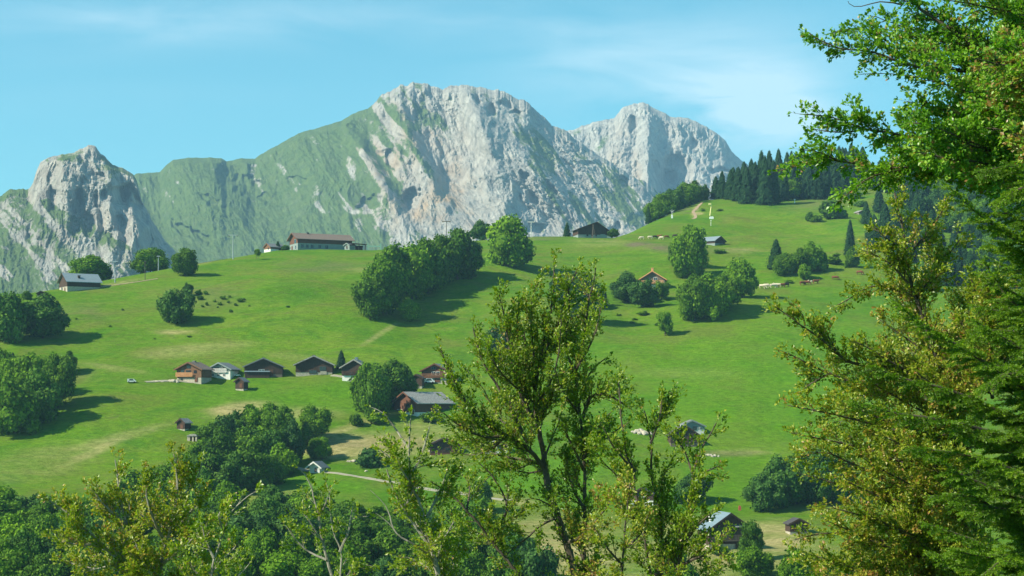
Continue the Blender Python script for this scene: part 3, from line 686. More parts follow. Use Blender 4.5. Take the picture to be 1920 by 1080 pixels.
for a in [(768, 602, 38, 40, 'small round tree standing below the dark hedge-like row', 'b'),
          (953, 500, 86, 90, 'big round tree alone on the meadow right of the hedge-like row', 'b'),
          (903, 449, 38, 36, 'greyish tree behind the big round tree on the skyline', 'd', None, 8),
          (1147, 444, 26, 17, 'low airy bush-like tree at the right end of the skyline barn', 'o'),
          (1063, 443, 18, 27, 'small dark conifer left of the skyline barn', 'c'),
          (1294, 520, 62, 94, 'tallest leaning tree of the pair hiding a barn on the upper right meadow', 'b'),
          (1284, 500, 54, 52, 'left shoulder tree leaning against the tall tree beside the hidden barn', 'b'),
          (1276, 522, 24, 26, 'small pale tree at the foot of the tall tree beside the hidden barn', 'b'),
          (1176, 567, 60, 54, 'round tree left of the chalet with the orange roof', 'd'),
          (1206, 577, 56, 50, 'tree right in front of the chalet with the orange roof', 'd'),
          (1240, 562, 30, 34, 'slim airy tree at the right corner of the orange-roofed chalet', 'o'),
          (1132, 573, 20, 36, 'small dark conifer left of the trees at the orange-roofed chalet', 'c'),
          (1112, 578, 34, 36, 'low dark tree peeping out right of the tall foreground beech', 'd'),
          (1080, 600, 92, 84, 'dark rounded tree mostly hidden behind the top of the tall foreground beech', 'd'),
          (936, 684, 54, 72, 'tree on the open meadow seen through the left limbs of the tall foreground beech', 'd'),
          (1302, 602, 64, 84, 'left tree of the rounded clump on the right meadow', 'b'),
          (1336, 598, 66, 82, 'middle tree of the rounded clump on the right meadow', 'b'),
          (1362, 582, 60, 66, 'right lower tree of the rounded clump on the right meadow', 'b'),
          (1391, 558, 56, 70, 'round-headed tree on a bare trunk right of the rounded clump', 'b'),
          (1247, 629, 32, 44, 'small airy tree alone below the rounded clump on the right meadow', 'o'),
          (1455, 505, 40, 58, 'broad dark spruce at the left of the small grove on the right meadow', 'c'),
          (1470, 516, 40, 40, 'bright low tree in front of the broad dark spruce', 'b'),
          (1495, 510, 40, 42, 'middle tree of the small grove right of the broad dark spruce', 'b'),
          (1526, 508, 42, 52, 'tallest leafy tree of the small grove right of the broad dark spruce', 'b'),
          (1508, 524, 24, 28, 'small tree hanging below the grove of the broad dark spruce', 'b'),
          (1543, 508, 18, 32, 'thin tree at the right end of the grove of the broad dark spruce', 'b'),
          (1594, 462, 22, 52, 'slender dark spruce standing apart on the upper right meadow', 'c'),
          (1590, 478, 20, 34, 'shorter slim spruce just below the slender spruce', 'c'),
          (1597, 502, 28, 38, 'small leafy tree under the two slim spruces at the meadow edge', 'b'),
          (1556, 494, 36, 18, 'low loose shrub right of the grove of the broad dark spruce', 's'),
          (1562, 410, 48, 34, 'dark dome of shrubs on the upper right meadow below the hanging branch', 's'),
          (1517, 414, 16, 16, 'small pointed shrub on the upper right meadow', 's'),
          (1530, 416, 22, 12, 'flat shrub beside the small pointed shrub', 's'),
          (1600, 372, 30, 14, 'bush at the top of the upper right meadow', 's'), (1612, 388, 22, 12, 'lower bush near the little grey hut', 's')]: tree(*a)
GR = 'leafy trees on the right skyline'
for a in [(1216, 408, 16, 34, 'thin dark conifer at the lower left end of the skyline trees', 'c'),
          (1228, 404, 36, 34, 'leftmost leafy tree of the skyline trees on the right', 'b'), (1246, 400, 40, 42, 'second leafy tree of the skyline trees on the right', 'b'),
          (1264, 394, 42, 42, 'middle leafy tree of the skyline trees on the right', 'd'), (1284, 388, 44, 46, 'brightest leafy tree of the skyline trees on the right', 'b'),
          (1303, 382, 40, 42, 'last leafy tree of the skyline trees before the spruce wood', 'b'), (1319, 376, 24, 28, 'small leafy tree between the skyline trees and the spruce wood', 'd'),
          (1278, 378, 18, 46, 'dark conifer sticking out above the leafy skyline trees', 'c'), (1268, 380, 14, 38, 'thinner conifer left of the one above the leafy skyline trees', 'c'), (1309, 368, 12, 28, 'slight conifer at the right end of the skyline trees', 'c')]:
    tree(*a, GR, 4)
# spruce wood on the right skyline
GW = 'spruces of the dark wood on the right skyline'
front = [(1342, 372, 26, 42), (1354, 373, 26, 50), (1370, 374, 30, 62), (1384, 377, 32, 70), (1400, 382, 34, 78), (1416, 380, 34, 84), (1434, 384, 36, 92), (1450, 382, 32, 84), (1468, 376, 32, 78), (1484, 372, 34, 84), (1500, 368, 30, 78),
         (1516, 373, 32, 80), (1532, 373, 34, 86), (1548, 370, 32, 80), (1564, 364, 32, 80), (1580, 356, 32, 78), (1596, 348, 34, 76)]
names = ['first', 'second', 'third', 'fourth', 'fifth', 'sixth', 'seventh', 'eighth', 'ninth', 'tenth', 'eleventh', 'twelfth', 'thirteenth', 'fourteenth', 'fifteenth', 'sixteenth', 'seventeenth']
for i, (px, py, w, h) in enumerate(front):
    tree(px, py, w * 1.12, h * rt.uniform(.88, 1.08), names[i] + ' spruce from the left along the front edge of the skyline wood', 'c', GW)
for px, h in [(1377, 66), (1393, 78), (1409, 86), (1425, 94), (1443, 98), (1459, 88), (1476, 86), (1492, 86), (1508, 84), (1524, 84), (1540, 88), (1556, 86), (1572, 84), (1588, 80), (1604, 78), (1620, 74)]:
    tree(px + rt.uniform(-3, 3), 300, 36, h * rt.uniform(.80, .97), names[[1377, 1393, 1409, 1425, 1443, 1459, 1476, 1492, 1508, 1524, 1540, 1556, 1572, 1588, 1604, 1620].index(px)] + ' spruce from the left in the rear row of the skyline wood', 'c', GW, rt.uniform(-4, 10))
tree(1490, 372, 40, 38, 'single leafy tree among the front spruces of the skyline wood', 'b')
# dark forest on the slope behind the right-hand foreground trees
GF = 'trees of the dark forest behind the foreground branches on the right'
rf = random.Random(12); cnt = 0
for row, (y0, x0) in enumerate([(345, 1650), (365, 1665), (388, 1690), (412, 1680), (440, 1660), (468, 1640), (500, 1680), (540, 1720)]):
    x = x0 + rf.uniform(-6, 6)
    while x < 1935:
        c = rf.random() < .72
        tree(x, y0 + rf.uniform(-8, 8), rf.uniform(30, 42) * (1 if c else 1.2), rf.uniform(48, 74) * (1 if c else .72), ('dark conifer' if c else 'leafy tree') + ' in the forest slope behind the right foreground branches', 'c' if c else rf.choice('bd'), GF)
        x += rf.uniform(19, 30)
for a in [(1640, 352, 34, 30, 'round tree on the bright meadow tongue above the right forest', 'd'), (1660, 345, 30, 28, 'second round tree on the meadow tongue above the right forest', 'b'),
          (1624, 420, 26, 44, 'conifer at the left margin of the right forest slope', 'c'), (1632, 448, 26, 50, 'larger conifer low on the left margin of the right forest slope', 'c'), (1648, 398, 30, 50, 'conifer above the left margin of the right forest slope', 'c')]: tree(*a)
# around the hamlet
for a in [(640, 692, 24, 36, 'dark conifer between the big barn and the chalet with the white base', 'c'),
          (692, 768, 66, 82, 'left half tree of the big round clump below the chalet row', 'b'), (728, 762, 76, 84, 'topmost tree of the big round clump below the chalet row', 'b'),
          (700, 786, 60, 92, 'lowest front tree of the big round clump below the chalet row', 'b'), (752, 752, 56, 66, 'right tree of the big round clump behind the stone-roofed farmhouse', 'd'),
          (668, 798, 24, 22, 'small round bush below the big round clump', 's'), (706, 792, 40, 18, 'low bushes at the foot of the big round clump', 's'),
          (590, 826, 60, 64, 'round tree standing alone left of the mown strip', 'b'), (580, 838, 36, 44, 'smaller tree leaning on the round tree left of the mown strip', 'b'),
          (604, 862, 36, 42, 'pale green bushy tree above the little white hut', 'o'), (588, 860, 26, 36, 'bright narrow tree left of the pale bushy tree', 'b'),
          (693, 876, 44, 36, 'rounded shrub on the dry slope right of the little white hut', 's'), (376, 822, 24, 18, 'dark shrub right of the small stone shelter', 's'),
          (808, 790, 40, 16, 'low green hedge below the stone-roofed farmhouse', 's'),
          (1432, 958, 72, 66, 'leftmost tree of the dark grove above the pale mown field', 'd'), (1462, 950, 76, 90, 'second tree of the dark grove above the pale mown field', 'd'),
          (1494, 945, 76, 92, 'tall middle tree of the dark grove above the pale mown field', 'b'), (1528, 946, 80, 96, 'right tree of the dark grove above the pale mown field', 'd'), (1565, 940, 80, 90, 'tree of the dark grove disappearing behind the right foreground leaves', 'd'),
          (1408, 1050, 44, 72, 'slim pale tree in front of the blue-roofed house', 'o'), (1414, 1084, 68, 58, 'bright round tree at the bottom right of the blue-roofed house', 'b'),
          (1438, 1075, 26, 36, 'thin airy sapling right of the bright round tree', 'o'), (1500, 1085, 60, 56, 'green bush at the bottom below the pale mown field', 's'),
          (1304, 940, 60, 50, 'tree half hidden behind the right slender foreground beech', 'd'), (1283, 945, 44, 44, 'dark tree left of the one behind the right slender beech', 'd'), (1350, 1040, 40, 20, 'flat hedge in front of the blue-roofed house', 's')]: tree(*a)
# wood below the stone shelter
GV = 'trees of the wood below the stone shelter'
W = [(402, 842, 56, 50, 'first tree of the upper edge of the wood below the stone shelter'), (432, 838, 60, 60, 'tree at the upper edge of the wood between the dry bank and the stone shelter'), (462, 832, 60, 66, 'tree under the dry yellow bank at the top of the wood'),
     (494, 834, 66, 72, 'topmost tree of the wood just below the dry yellow bank'), (524, 842, 58, 74, 'dark tree at the top right of the wood below the dry bank'), (546, 872, 48, 76, 'rightmost tree of the wood left of the white hut road'),
     (380, 872, 70, 56, "left shoulder tree of the wood just below the stone shelter"), (420, 880, 76, 72, "tree in the second rank of the wood under the dry bank"), (462, 884, 80, 76, 'large pale domed tree in the middle of the wood'), (504, 882, 70, 70, "tree between the pale domed tree and the rightmost tree of the wood"), (532, 892, 54, 56, 'lower right tree of the wood above its shadow on the meadow'),
     (350, 905, 70, 60, "small tree on the left flank of the wood, level with the middle"), (390, 922, 80, 74, "tree left of the dark gap in the wood"), (436, 926, 78, 70, "large tree above the dark gap in the wood"), (478, 918, 70, 66, 'bright tree at the lower edge of the wood above the dark gap'), (510, 908, 54, 50, "small tree at the right foot of the wood above its shadow"),
     (330, 945, 80, 74, "tree on the left flank where the wood narrows"), (375, 965, 84, 80, "tree below the dark gap in the wood"), (300, 935, 70, 56, "tree at the upper left corner of the wood's lower tongue"), (260, 950, 76, 62, "tree in the lower tongue of the wood behind the tip of the dense left beech"), (225, 962, 70, 56, "tree in the lower tongue left of the dense left beech's top"), (190, 975, 70, 56, "leftmost tree of the wood's lower tongue beside the meadow"), (430, 975, 76, 66, "tree under the dark gap at the right of the lower tongue"), (300, 990, 90, 80, "broad tree deep in the lower tongue behind the dense left beech"), (350, 1010, 90, 84, "broad tree lowest in the centre of the lower tongue"), (250, 1010, 90, 80, "broad tree low on the left of the lower tongue"), (200, 1020, 90, 74, "lowest left tree of the lower tongue"), (410, 1020, 90, 84, "lowest right tree of the lower tongue")]
for i, (px, py, w, h, lb) in enumerate(W):
    if i in (6, 11, 21, 24): w *= .8; h *= .8
    tree(px, py, w, h * 1.05, lb or 'leafy tree inside the wood that runs down from the stone shelter', 'd' if i % 4 == 1 else 'b', GV)
# strip of wood along the bottom of the picture
GB = 'trees of the wood along the bottom of the picture'
rb_ = random.Random(31)
rowname = {985: 'farthest', 1000: 'second farthest', 1015: 'third farthest', 1050: 'middle', 1085: 'second nearest', 1125: 'nearest'}
names += ['eighteenth', 'nineteenth', 'twentieth']
for y0, xs, hh in [(985, [8, 62, 520, 560, 585], 60), (1000, [110, 640], 50), (1015, [-5, 40, 90, 150, 500, 545, 600, 650, 700, 745, 870, 905], 70), (1050, [20, 75, 130, 190, 450, 500, 560, 620, 680, 740, 800, 860, 915], 78), (1085, [0, 50, 110, 170, 240, 300, 370, 430, 490, 550, 610, 670, 730, 790, 850, 900, 960], 84),
                   (1125, [20, 90, 160, 230, 310, 390, 460, 530, 600, 670, 740, 810, 880, 950, 1010, 1260, 1500, 1570, 1640], 86)]:
    for x in xs:
        tree(x + rb_.uniform(-9, 9), y0 + rb_.uniform(-6, 6), rb_.uniform(68, 92), hh * rb_.uniform(.9, 1.15), names[xs.index(x)] + ' tree from the left in the ' + rowname[y0] + ' row of the valley wood', rb_.choice('bbd'), GB)
tree(510, 965, 42, 36, 'rounded dark shrub at the lower edge of the bright meadow below the road', 's'); tree(548, 968, 40, 32, 'bright shrub beside the rounded dark shrub below the road', 's')
tree(900, 960, 46, 56, 'dark tree by the bend of the road seen through the foreground beech', 'd')
# scattered small shrubs
GS = 'small shrubs scattered on the left meadow'
for px, py, w, h in [(372, 552, 22, 12), (386, 552, 16, 9), (375, 562, 20, 10), (402, 566, 10, 6), (418, 561, 16, 9), (430, 558, 9, 6), (428, 568, 9, 6), (388, 573, 10, 9), (380, 576, 11, 6), (412, 572, 14, 8), (450, 566, 18, 9), (442, 573, 12, 6), (408, 577, 7, 4), (433, 586, 12, 8), (458, 563, 8, 5), (467, 574, 7, 3), (230, 582, 9, 5), (143, 599, 7, 4), (206, 613, 8, 5), (290, 636, 10, 3), (355, 632, 14, 4)]:
    tree(px, py, w * .62, h * .75, 'tiny shrub scattered on the left meadow below the skyline', 's', GS)
for px, py, w, h in [(1235, 610, 18, 5), (1205, 590, 22, 7), (1190, 600, 12, 4), (1350, 475, 24, 8), (1480, 530, 16, 5), (1160, 592, 8, 4), (1318, 396, 8, 5), (1350, 396, 12, 4), (540, 576, 9, 3), (1185, 606, 10, 3)]:
    tree(px, py, w, h, 'tiny shrub scattered on the right meadow slope', 's', 'small shrubs scattered on the right meadow')

# ---------------------------------------------------------------- buildings
def house(px, py, w, l, hw, hr, hb, rot, wall, base, roof, label, name='chalet', cat='house', win=(), door=None, balcony=None, chimney=None, over=.07, asym=0.0, porch=None, group=None, stack=None, fascia=None):
    """sizes in photo pixels at the house's own distance; the gable front faces the camera, turned by rot degrees (negative: to the left)"""
    X, D, z = at(px, py); s = s_at(D); W = w * s; Lh = l * s; H = hw * s; R = hr * s; B = hb * s; o = max(.45, over * W); ax = asym * W
    Y = D + Lh * .5
    r = empty(name, (X, Y, z), math.radians(rot), label=label, cat=cat, group=group)
    m = MB(); m.box(-W / 2, W / 2, -Lh / 2, Lh / 2, -3.0, B); m.build('base_wall', M[base], r)
    m = MB(); e = .06
    m.prism([(-W / 2 - e, B), (W / 2 + e, B), (W / 2 + e, H), (ax, R), (-W / 2 - e, H)], -Lh / 2 - e, Lh / 2 + e); m.build('wall', M[wall], r)
    m = MB(); t = .22
    for sx in (-1, 1):
        xe = sx * W / 2; sl_ = (R - H) / (abs(xe - ax)); xo = xe + sx * o; zo = H - sl_ * o
        m.prism([(ax, R + .02), (xo, zo), (xo, zo + t), (ax, R + t + .05)] if sx > 0 else [(xo, zo), (ax - .002, R + .02), (ax - .002, R + t + .05), (xo, zo + t)], -Lh / 2 - o, Lh / 2 + o)
    rf = m.build('roof', M[roof], r)
    m = MB()
    for sx in (-1, 1):        # barge boards along the gable edge
        xe = sx * W / 2; sl_ = (R - H) / (abs(xe - ax)); xo = xe + sx * (o + .03); zo = H - sl_ * (o + .03)
        q = [(ax + sx * .003, R - .12), (xo, zo - .12), (xo, zo + t + .03), (ax + sx * .003, R + t + .09)]
        m.prism(q if sx > 0 else q[::-1], -Lh / 2 - o - .07, -Lh / 2 - o - .003)
    m.build('barge_board', M[fascia or wall], rf)
    if chimney:
        u, v, hh = chimney; m = MB(); cx = u * W; cy = v * Lh; zc = R - (R - H) * min(1, abs(cx - ax) / (W / 2)) - .3
        m.box(cx - .4, cx + .4, cy - .4, cy + .4, zc, zc + .3 + hh * s); m.box(cx - .5, cx + .5, cy - .5, cy + .5, zc + .303 + hh * s, zc + .45 + hh * s); m.build('chimney', M[stack or 'stone'], rf)
    def place(face, u, zc, ww, hh, d0, d1):
        """box on a face: u along the face in fractions, zc in px"""
        zc *= s
        if face == 'f': return (u * W - ww / 2, u * W + ww / 2, -Lh / 2 - d1, -Lh / 2 - d0, zc - hh / 2, zc + hh / 2)
        if face == 'r': return (W / 2 + d0, W / 2 + d1, u * Lh - ww / 2, u * Lh + ww / 2, zc - hh / 2, zc + hh / 2)
        return (-W / 2 - d1, -W / 2 - d0, u * Lh - ww / 2, u * Lh + ww / 2, zc - hh / 2, zc + hh / 2)
    for q in win:
        face, u, zc, ww, hh = q[:5]; fm_ = q[5] if len(q) > 5 else 'trim'; ww *= s; hh *= s
        m = MB(); a = place(face, u, zc, ww + .16, hh + .16, .065, .11); m.box(*a)
        fo = m.build('window', M[fm_], r)
        m = MB(); k = place(face, u, zc, ww * .5 - .04, hh, .115, .13)
        for sg in (-1, 1):
            b = list(k); i = 0 if face == 'f' else 2; dd = sg * (ww * .25 + .02); b[i] += dd; b[i + 1] += dd; m.box(*b)
        m.build('pane', M['glass'], fo)
    if door:
        face, u, zc, ww, hh, dm = door; m = MB(); m.box(*place(face, u, zc, ww * s, hh * s, .065, .14)); m.build('door', M[dm], r)
    if balcony:
        zb, dep, x0, x1, bm_ = balcony; zb *= s; dep *= s; m = MB()
        m.box(x0 * W, x1 * W, -Lh / 2 - dep, -Lh / 2 - .07, zb - .15, zb)
        m.box(x0 * W, x1 * W, -Lh / 2 - dep, -Lh / 2 - dep + .06, zb + .95, zb + 1.05)
        n = max(4, int((x1 - x0) * W / .22))
        for i in range(n + 1):
            xx = x0 * W + (x1 - x0) * W * i / n; m.box(xx - .06, xx + .06, -Lh / 2 - dep + .005, -Lh / 2 - dep + .04, zb + .003, zb + .948)
        m.build('balcony', M[bm_], r)
    if porch:            # lean-to roof in front: x0,x1 (fractions), z, depth, drop (px), materials
        x0, x1, zp, dep, drop, pm, wm = porch; m = MB(); zp *= s; dep *= s; drop *= s
        m.add([(x0 * W, -Lh / 2 - .07, zp), (x1 * W, -Lh / 2 - .07, zp), (x1 * W, -Lh / 2 - dep, zp - drop), (x0 * W, -Lh / 2 - dep, zp - drop),
               (x0 * W, -Lh / 2 - .07, zp + .12), (x1 * W, -Lh / 2 - .07, zp + .12), (x1 * W, -Lh / 2 - dep, zp - drop + .12), (x0 * W, -Lh / 2 - dep, zp - drop + .12)],
              [(0, 1, 2, 3), (7, 6, 5, 4), (0, 4, 5, 1), (1, 5, 6, 2), (2, 6, 7, 3), (3, 7, 4, 0)])
        po = m.build('porch_roof', M[pm], r); m = MB()
        m.box(x0 * W + .2, x1 * W - .2, -Lh / 2 - dep + .3, -Lh / 2 - .08, -1.5, zp - drop - .06); m.build('porch', M[wm], r)
    return r
house(142, 546, 47, 64, 19, 34, 9, -58, 'wood', 'stone', 'tin_grey', 'dark wooden barn with grey sheet roof on the left brow of the hill', 'barn', 'barn',
      win=[('f', -.15, 6, 5, 4, 'wood')], door=('f', .22, 4, 5, 7, 'wood_red'), chimney=(.3, -.1, 5), stack='slate_dark')
house(77, 556, 18, 16, 6, 9, 2, 15, 'wood', 'stone', 'slate_dark', 'tiny black shed standing at the left end of the skyline meadow', 'shed', 'shed', asym=-.2, door=('f', 0, 3.5, 4, 5, 'wood_grey'))
house(596, 467, 48, 108, 22, 33, 13, -65, 'wood_red', 'plaster_grey', 'shingle_brown', 'long brown-roofed mountain house with pale ground floor crowning the meadow', 'mountain_house', 'house',
      win=[('r', x, 7.5, 5, 6, 'plaster_grey') for x in (-.42, -.33, -.24, -.1, .03)] + [('f', .2, 17, 9, 7, 'green_paint'), ('f', .25, 6, 6, 7, 'plaster')], door=('f', -.2, 5, 7, 9, 'wood_red'), over=.10, chimney=(.05, -.25, 3), stack='slate_dark')
house(655, 464, 13, 14, 9, 12, 4, -40, 'plaster_grey', 'plaster_grey', 'slate_dark', 'small white annex at the right end of the long mountain house', 'annex', 'building', door=('f', 0, 5, 3, 6, 'wood'))
house(512, 468, 22, 30, 8, 14, 4, -50, 'wood_warm', 'plaster', 'slate', 'low dark hut with pale roof edge left of the long mountain house', 'hut', 'hut', win=[('f', .2, 5, 3, 3, 'wood')])
house(1107, 446, 56, 40, 16, 29, 6, 12, 'wood', 'plaster_grey', 'slate_dark', 'broad dark barn with pale ground floor on the skyline in front of the rock face', 'barn', 'barn', asym=.14,
      win=[('f', -.18, 4.5, 3, 2.5, 'wood'), ('f', -.02, 4.5, 3, 2.5, 'wood'), ('f', .12, 4.5, 3, 2.5, 'wood')], door=('f', .35, 3.8, 9, 7, 'plaster_grey'))
house(1334, 460, 34, 44, 9, 17, 4, 50, 'wood', 'plaster_grey', 'tin_grey', 'blue-grey roofed barn half hidden by the tallest leaning meadow tree', 'barn', 'barn', door=('f', .2, 3, 6, 5, 'wood_grey'))
house(1227, 543, 46, 34, 20, 34, 9, -12, 'wood_grey', 'plaster', 'wood_new', 'chalet with a fresh orange timber roof half hidden by trees on the right meadow', 'chalet', 'house', fascia='wood_new',
      win=[('f', .12, 19, 6, 7), ('f', .3, 14, 5, 5), ('f', -.12, 19, 5, 6, 'wood_new')], balcony=(12, 4, -.45, .45, 'wood_new'), chimney=(-.02, -.35, 7), stack='wood_new', over=.10)
house(1614, 402, 16, 12, 4, 7, 1.5, 30, 'wood_grey', 'stone', 'slate_light', 'little grey hut at the edge of the right forest', 'hut', 'hut', door=('f', 0, 2, 3, 3, 'wood'))
house(361, 718, 53, 36, 26, 38, 10, -22, 'wood_warm', 'stone', 'shingle_brown', 'new light brown wooden chalet with a balcony, leftmost of the hamlet row', 'chalet', 'house',
      win=[('f', -.26, 22, 6, 5, 'wood'), ('f', -.02, 21, 10, 5, 'wood'), ('f', .26, 21, 6, 5, 'wood'), ('f', .0, 30, 8, 5, 'wood'), ('f', -.3, 6, 4, 4, 'wood')], door=('f', .3, 6, 6, 8, 'wood_red'), balcony=(13, 4.5, -.5, .18, 'wood_new'), chimney=(-.04, .1, 4), stack='slate', over=.09)
house(416, 710, 46, 34, 18, 29, 14, -18, 'plaster_grey', 'plaster', 'slate', 'white and grey-green chalet between the light brown one and the big dark barn', 'chalet', 'house',
      win=[('f', -.08, 17, 8, 7, 'wood'), ('f', .14, 17, 8, 7, 'wood'), ('f', -.28, 7, 4, 3, 'trim'), ('f', -.04, 7, 4, 3, 'trim'), ('f', .22, 7, 4, 3, 'trim')], balcony=(12.5, 2.5, -.3, .35, 'trim'), over=.09)
house(492, 707, 70, 44, 20, 35, 6, 5, 'wood', 'wood_grey', 'slate', 'wide black barn with a pale metal lean-to, third in the hamlet row', 'barn', 'barn',
      win=[('f', -.05, 13, 10, 2, 'trim'), ('f', .12, 13, 5, 4, 'wood_red')], door=('f', .2, 8, 9, 12, 'wood_red'), porch=(-.5, .18, 11, 9, 1.6, 'tin', 'wood'), over=.05, fascia='slate')
house(588, 703, 68, 44, 20, 35, 5, 2, 'wood', 'stone', 'slate', 'wide dark barn with pale stone corners and reddish doors, fourth in the hamlet row', 'barn', 'barn',
      win=[('f', -.03, 6, 14, 6, 'wood_red'), ('f', .24, 12, 12, 8, 'wood_red')], door=('f', .26, 4, 12, 6, 'stone'), chimney=(-.02, -.1, 2.5), stack='slate_dark', over=.07, fascia='slate_light')
house(667, 716, 46, 36, 28, 41, 12, -10, 'wood', 'plaster', 'slate', 'tall dark chalet on a white ground floor, fifth in the hamlet row', 'chalet', 'house',
      win=[('f', -.1, 17, 7, 4, 'wood_red'), ('f', .2, 17, 6, 4, 'wood_red')], door=('f', .05, 5.5, 4, 8, 'wood'), balcony=(14, 3, -.5, .5, 'wood'), chimney=(.02, -.1, 5), stack='tin', over=.10, fascia='slate_light')
house(782, 728, 22, 20, 19, 25, 4, -10, 'wood', 'stone', 'slate_dark', 'narrow dark barn behind the right tree of the round clump', 'barn', 'barn', door=('f', .1, 5, 5, 8, 'wood_grey'))
house(819, 718, 50, 34, 23, 35, 9, -12, 'wood_red', 'stone', 'slate', 'reddish chalet with a long balcony above the stone-roofed farmhouse', 'chalet', 'house',
      win=[('f', -.05, 18, 6, 6), ('f', .12, 18, 6, 6), ('f', -.05, 28, 8, 4, 'slate')], door=('f', .1, 5, 10, 7, 'wood_red'), balcony=(11, 4, -.55, .45, 'wood_warm'), chimney=(.25, .1, 4), stack='tin', over=.10)
house(790, 778, 66, 84, 24, 42, 5, -46, 'wood_red', 'plaster', 'slate_light', 'large farmhouse under a pale stone-slab roof right of the round clump', 'farmhouse', 'house',
      win=[('f', -.25, 6, 14, 8, 'plaster'), ('f', .3, 5, 12, 8, 'plaster'), ('f', .1, 18, 8, 4, 'wood')], door=('r', .1, 6, 7, 9, 'wood_grey'), over=.10)
house(832, 852, 54, 40, 18, 30, 4, 4, 'wood', 'wood_red', 'slate_dark', 'low dark house behind the left limbs of the tall forked beech', 'farmhouse', 'house', win=[('f', .1, 10, 8, 5, 'wood_red')], door=('f', .3, 6, 7, 9, 'wood_red'))
house(930, 850, 44, 36, 14, 22, 5, 4, 'wood_red', 'plaster', 'slate', 'house glimpsed behind the middle limbs of the tall forked beech', 'chalet', 'house', win=[('f', .1, 9, 6, 4)], door=('f', -.2, 5, 5, 7, 'wood'))
house(1283, 838, 54, 40, 22, 40, 8, 4, 'wood', 'wood_grey', 'slate_dark', 'dark barn with a reddish door behind the tips of the slender foreground beech', 'barn', 'barn', door=('f', 0, 12, 12, 9, 'wood_red'), win=[('f', .3, 7, 5, 4, 'wood')], chimney=(-.05, 0, 3), stack='plaster')
house(1297, 815, 46, 30, 16, 26, 10, 4, 'plaster_grey', 'plaster', 'slate', 'grey-white house peeping out right behind the dark barn with a reddish door', 'chalet', 'house', win=[('f', .1, 12, 6, 6, 'wood'), ('f', .36, 12, 4, 4, 'trim')])
house(1206, 948, 44, 36, 20, 32, 10, -10, 'wood', 'plaster', 'slate_dark', 'house behind the slender foreground beech beside two parked cars', 'chalet', 'house', win=[('f', .1, 14, 6, 5)], door=('f', -.2, 5, 5, 8, 'wood_red'))
house(1362, 1030, 84, 60, 38, 66, 10, 14, 'wood', 'stone', 'tin', 'big dark house with a pale blue metal roof and balcony near the bottom', 'chalet', 'house',
      win=[('f', -.05, 27, 12, 9, 'wood_grey'), ('f', .3, 26, 6, 8, 'wood_grey'), ('f', -.3, 27, 6, 8, 'wood_grey')], balcony=(17, 7, -.45, .42, 'wood_grey'), chimney=(-.28, .1, 8), stack='plaster', porch=(.1, .5, 44, 6, 3, 'slate_light', 'wood'), over=.06)
house(1496, 1002, 34, 30, 20, 28, 5, 8, 'wood', 'stone', 'slate_dark', 'small dark barn at the right end of the pale mown field', 'barn', 'barn', door=('f', 0, 8, 7, 10, 'wood_grey'))
house(452, 733, 17, 16, 18, 24, 4, -22, 'wood', 'stone', 'slate', 'small dark granary hut below the third barn of the hamlet', 'hut', 'hut', door=('f', .2, 10, 6, 8, 'wood_red'), over=.12)
house(343, 807, 17, 20, 15, 21, 3, -24, 'wood', 'stone', 'slate_light', 'little wooden hut with a pale roof alone on the lower left meadow', 'hut', 'hut', door=('f', .15, 7, 6, 8, 'wood_red'), over=.16)
house(594, 887, 20, 26, 13, 20, 8, -18, 'plaster', 'plaster', 'slate', 'little white hut with a jutting roof beside the road', 'hut', 'hut', door=('f', .1, 6, 4, 8, 'wood_grey'), over=.32)
house(52, 972, 42, 34, 10, 22, 5, -62, 'wood_grey', 'stone', 'slate_light', 'house showing only its pale grey roof among trees at the bottom left', 'cabin', 'house', win=[('r', 0, 6, 4, 3)])
# stone shelter
def shelter(px, py, w, h, label):
    X, D, z = at(px, py); s = s_at(D); W = w * s; H = h * s
    r = empty('stone_shelter', (X, D + W * .4, z), math.radians(-10), label=label, cat='shelter')
    m = MB()
    for x0, x1 in ((-.5, -.22), (.0, .16), (.34, .5)): m.box(x0 * W, x1 * W, -W * .35, W * .35, -1.5, H * .72)
    m.box(-.22 * W, .34 * W, W * .2, W * .35, -1.5, H * .72); m.build('wall', M['stone'], r)
    m = MB(); m.prism([(-W * .56, H * .72 + .003), (W * .56, H * .72 + .003), (W * .4, H * .9), (0, H), (-W * .4, H * .9)], -W * .42, W * .42); m.build('roof', M['slate_light'], r)
shelter(361, 828, 19, 14, 'small grey stone shelter with dark openings below the little wooden hut')
def canopy():
    X, D, z = at(672, 464); s = s_at(D); r = empty('canopy', (X, D + 3, z), 0, label='dark flat-roofed open shelter right of the white annex', cat='shelter')
    m = MB(); W = 26 * s
    for x in (-.45, 0, .45):
        for y in (-1.5, 1.5): m.box(x * W - .1, x * W + .1, y - .1, y + .1, -1, 2.6)
    m.build('post', M['pole_dark'], r)
    m = MB(); m.prism([(-W * .55, 3.0), (W * .55, 2.603), (W * .55, 2.75), (-W * .55, 3.2)], -2.2, 2.2); m.build('roof', M['slate_dark'], r)
    m = MB(); m.box(-W * .3, W * .25, 1.2, 1.4, -1, 2.3); m.build('back_wall', M['wood'], r)
canopy()
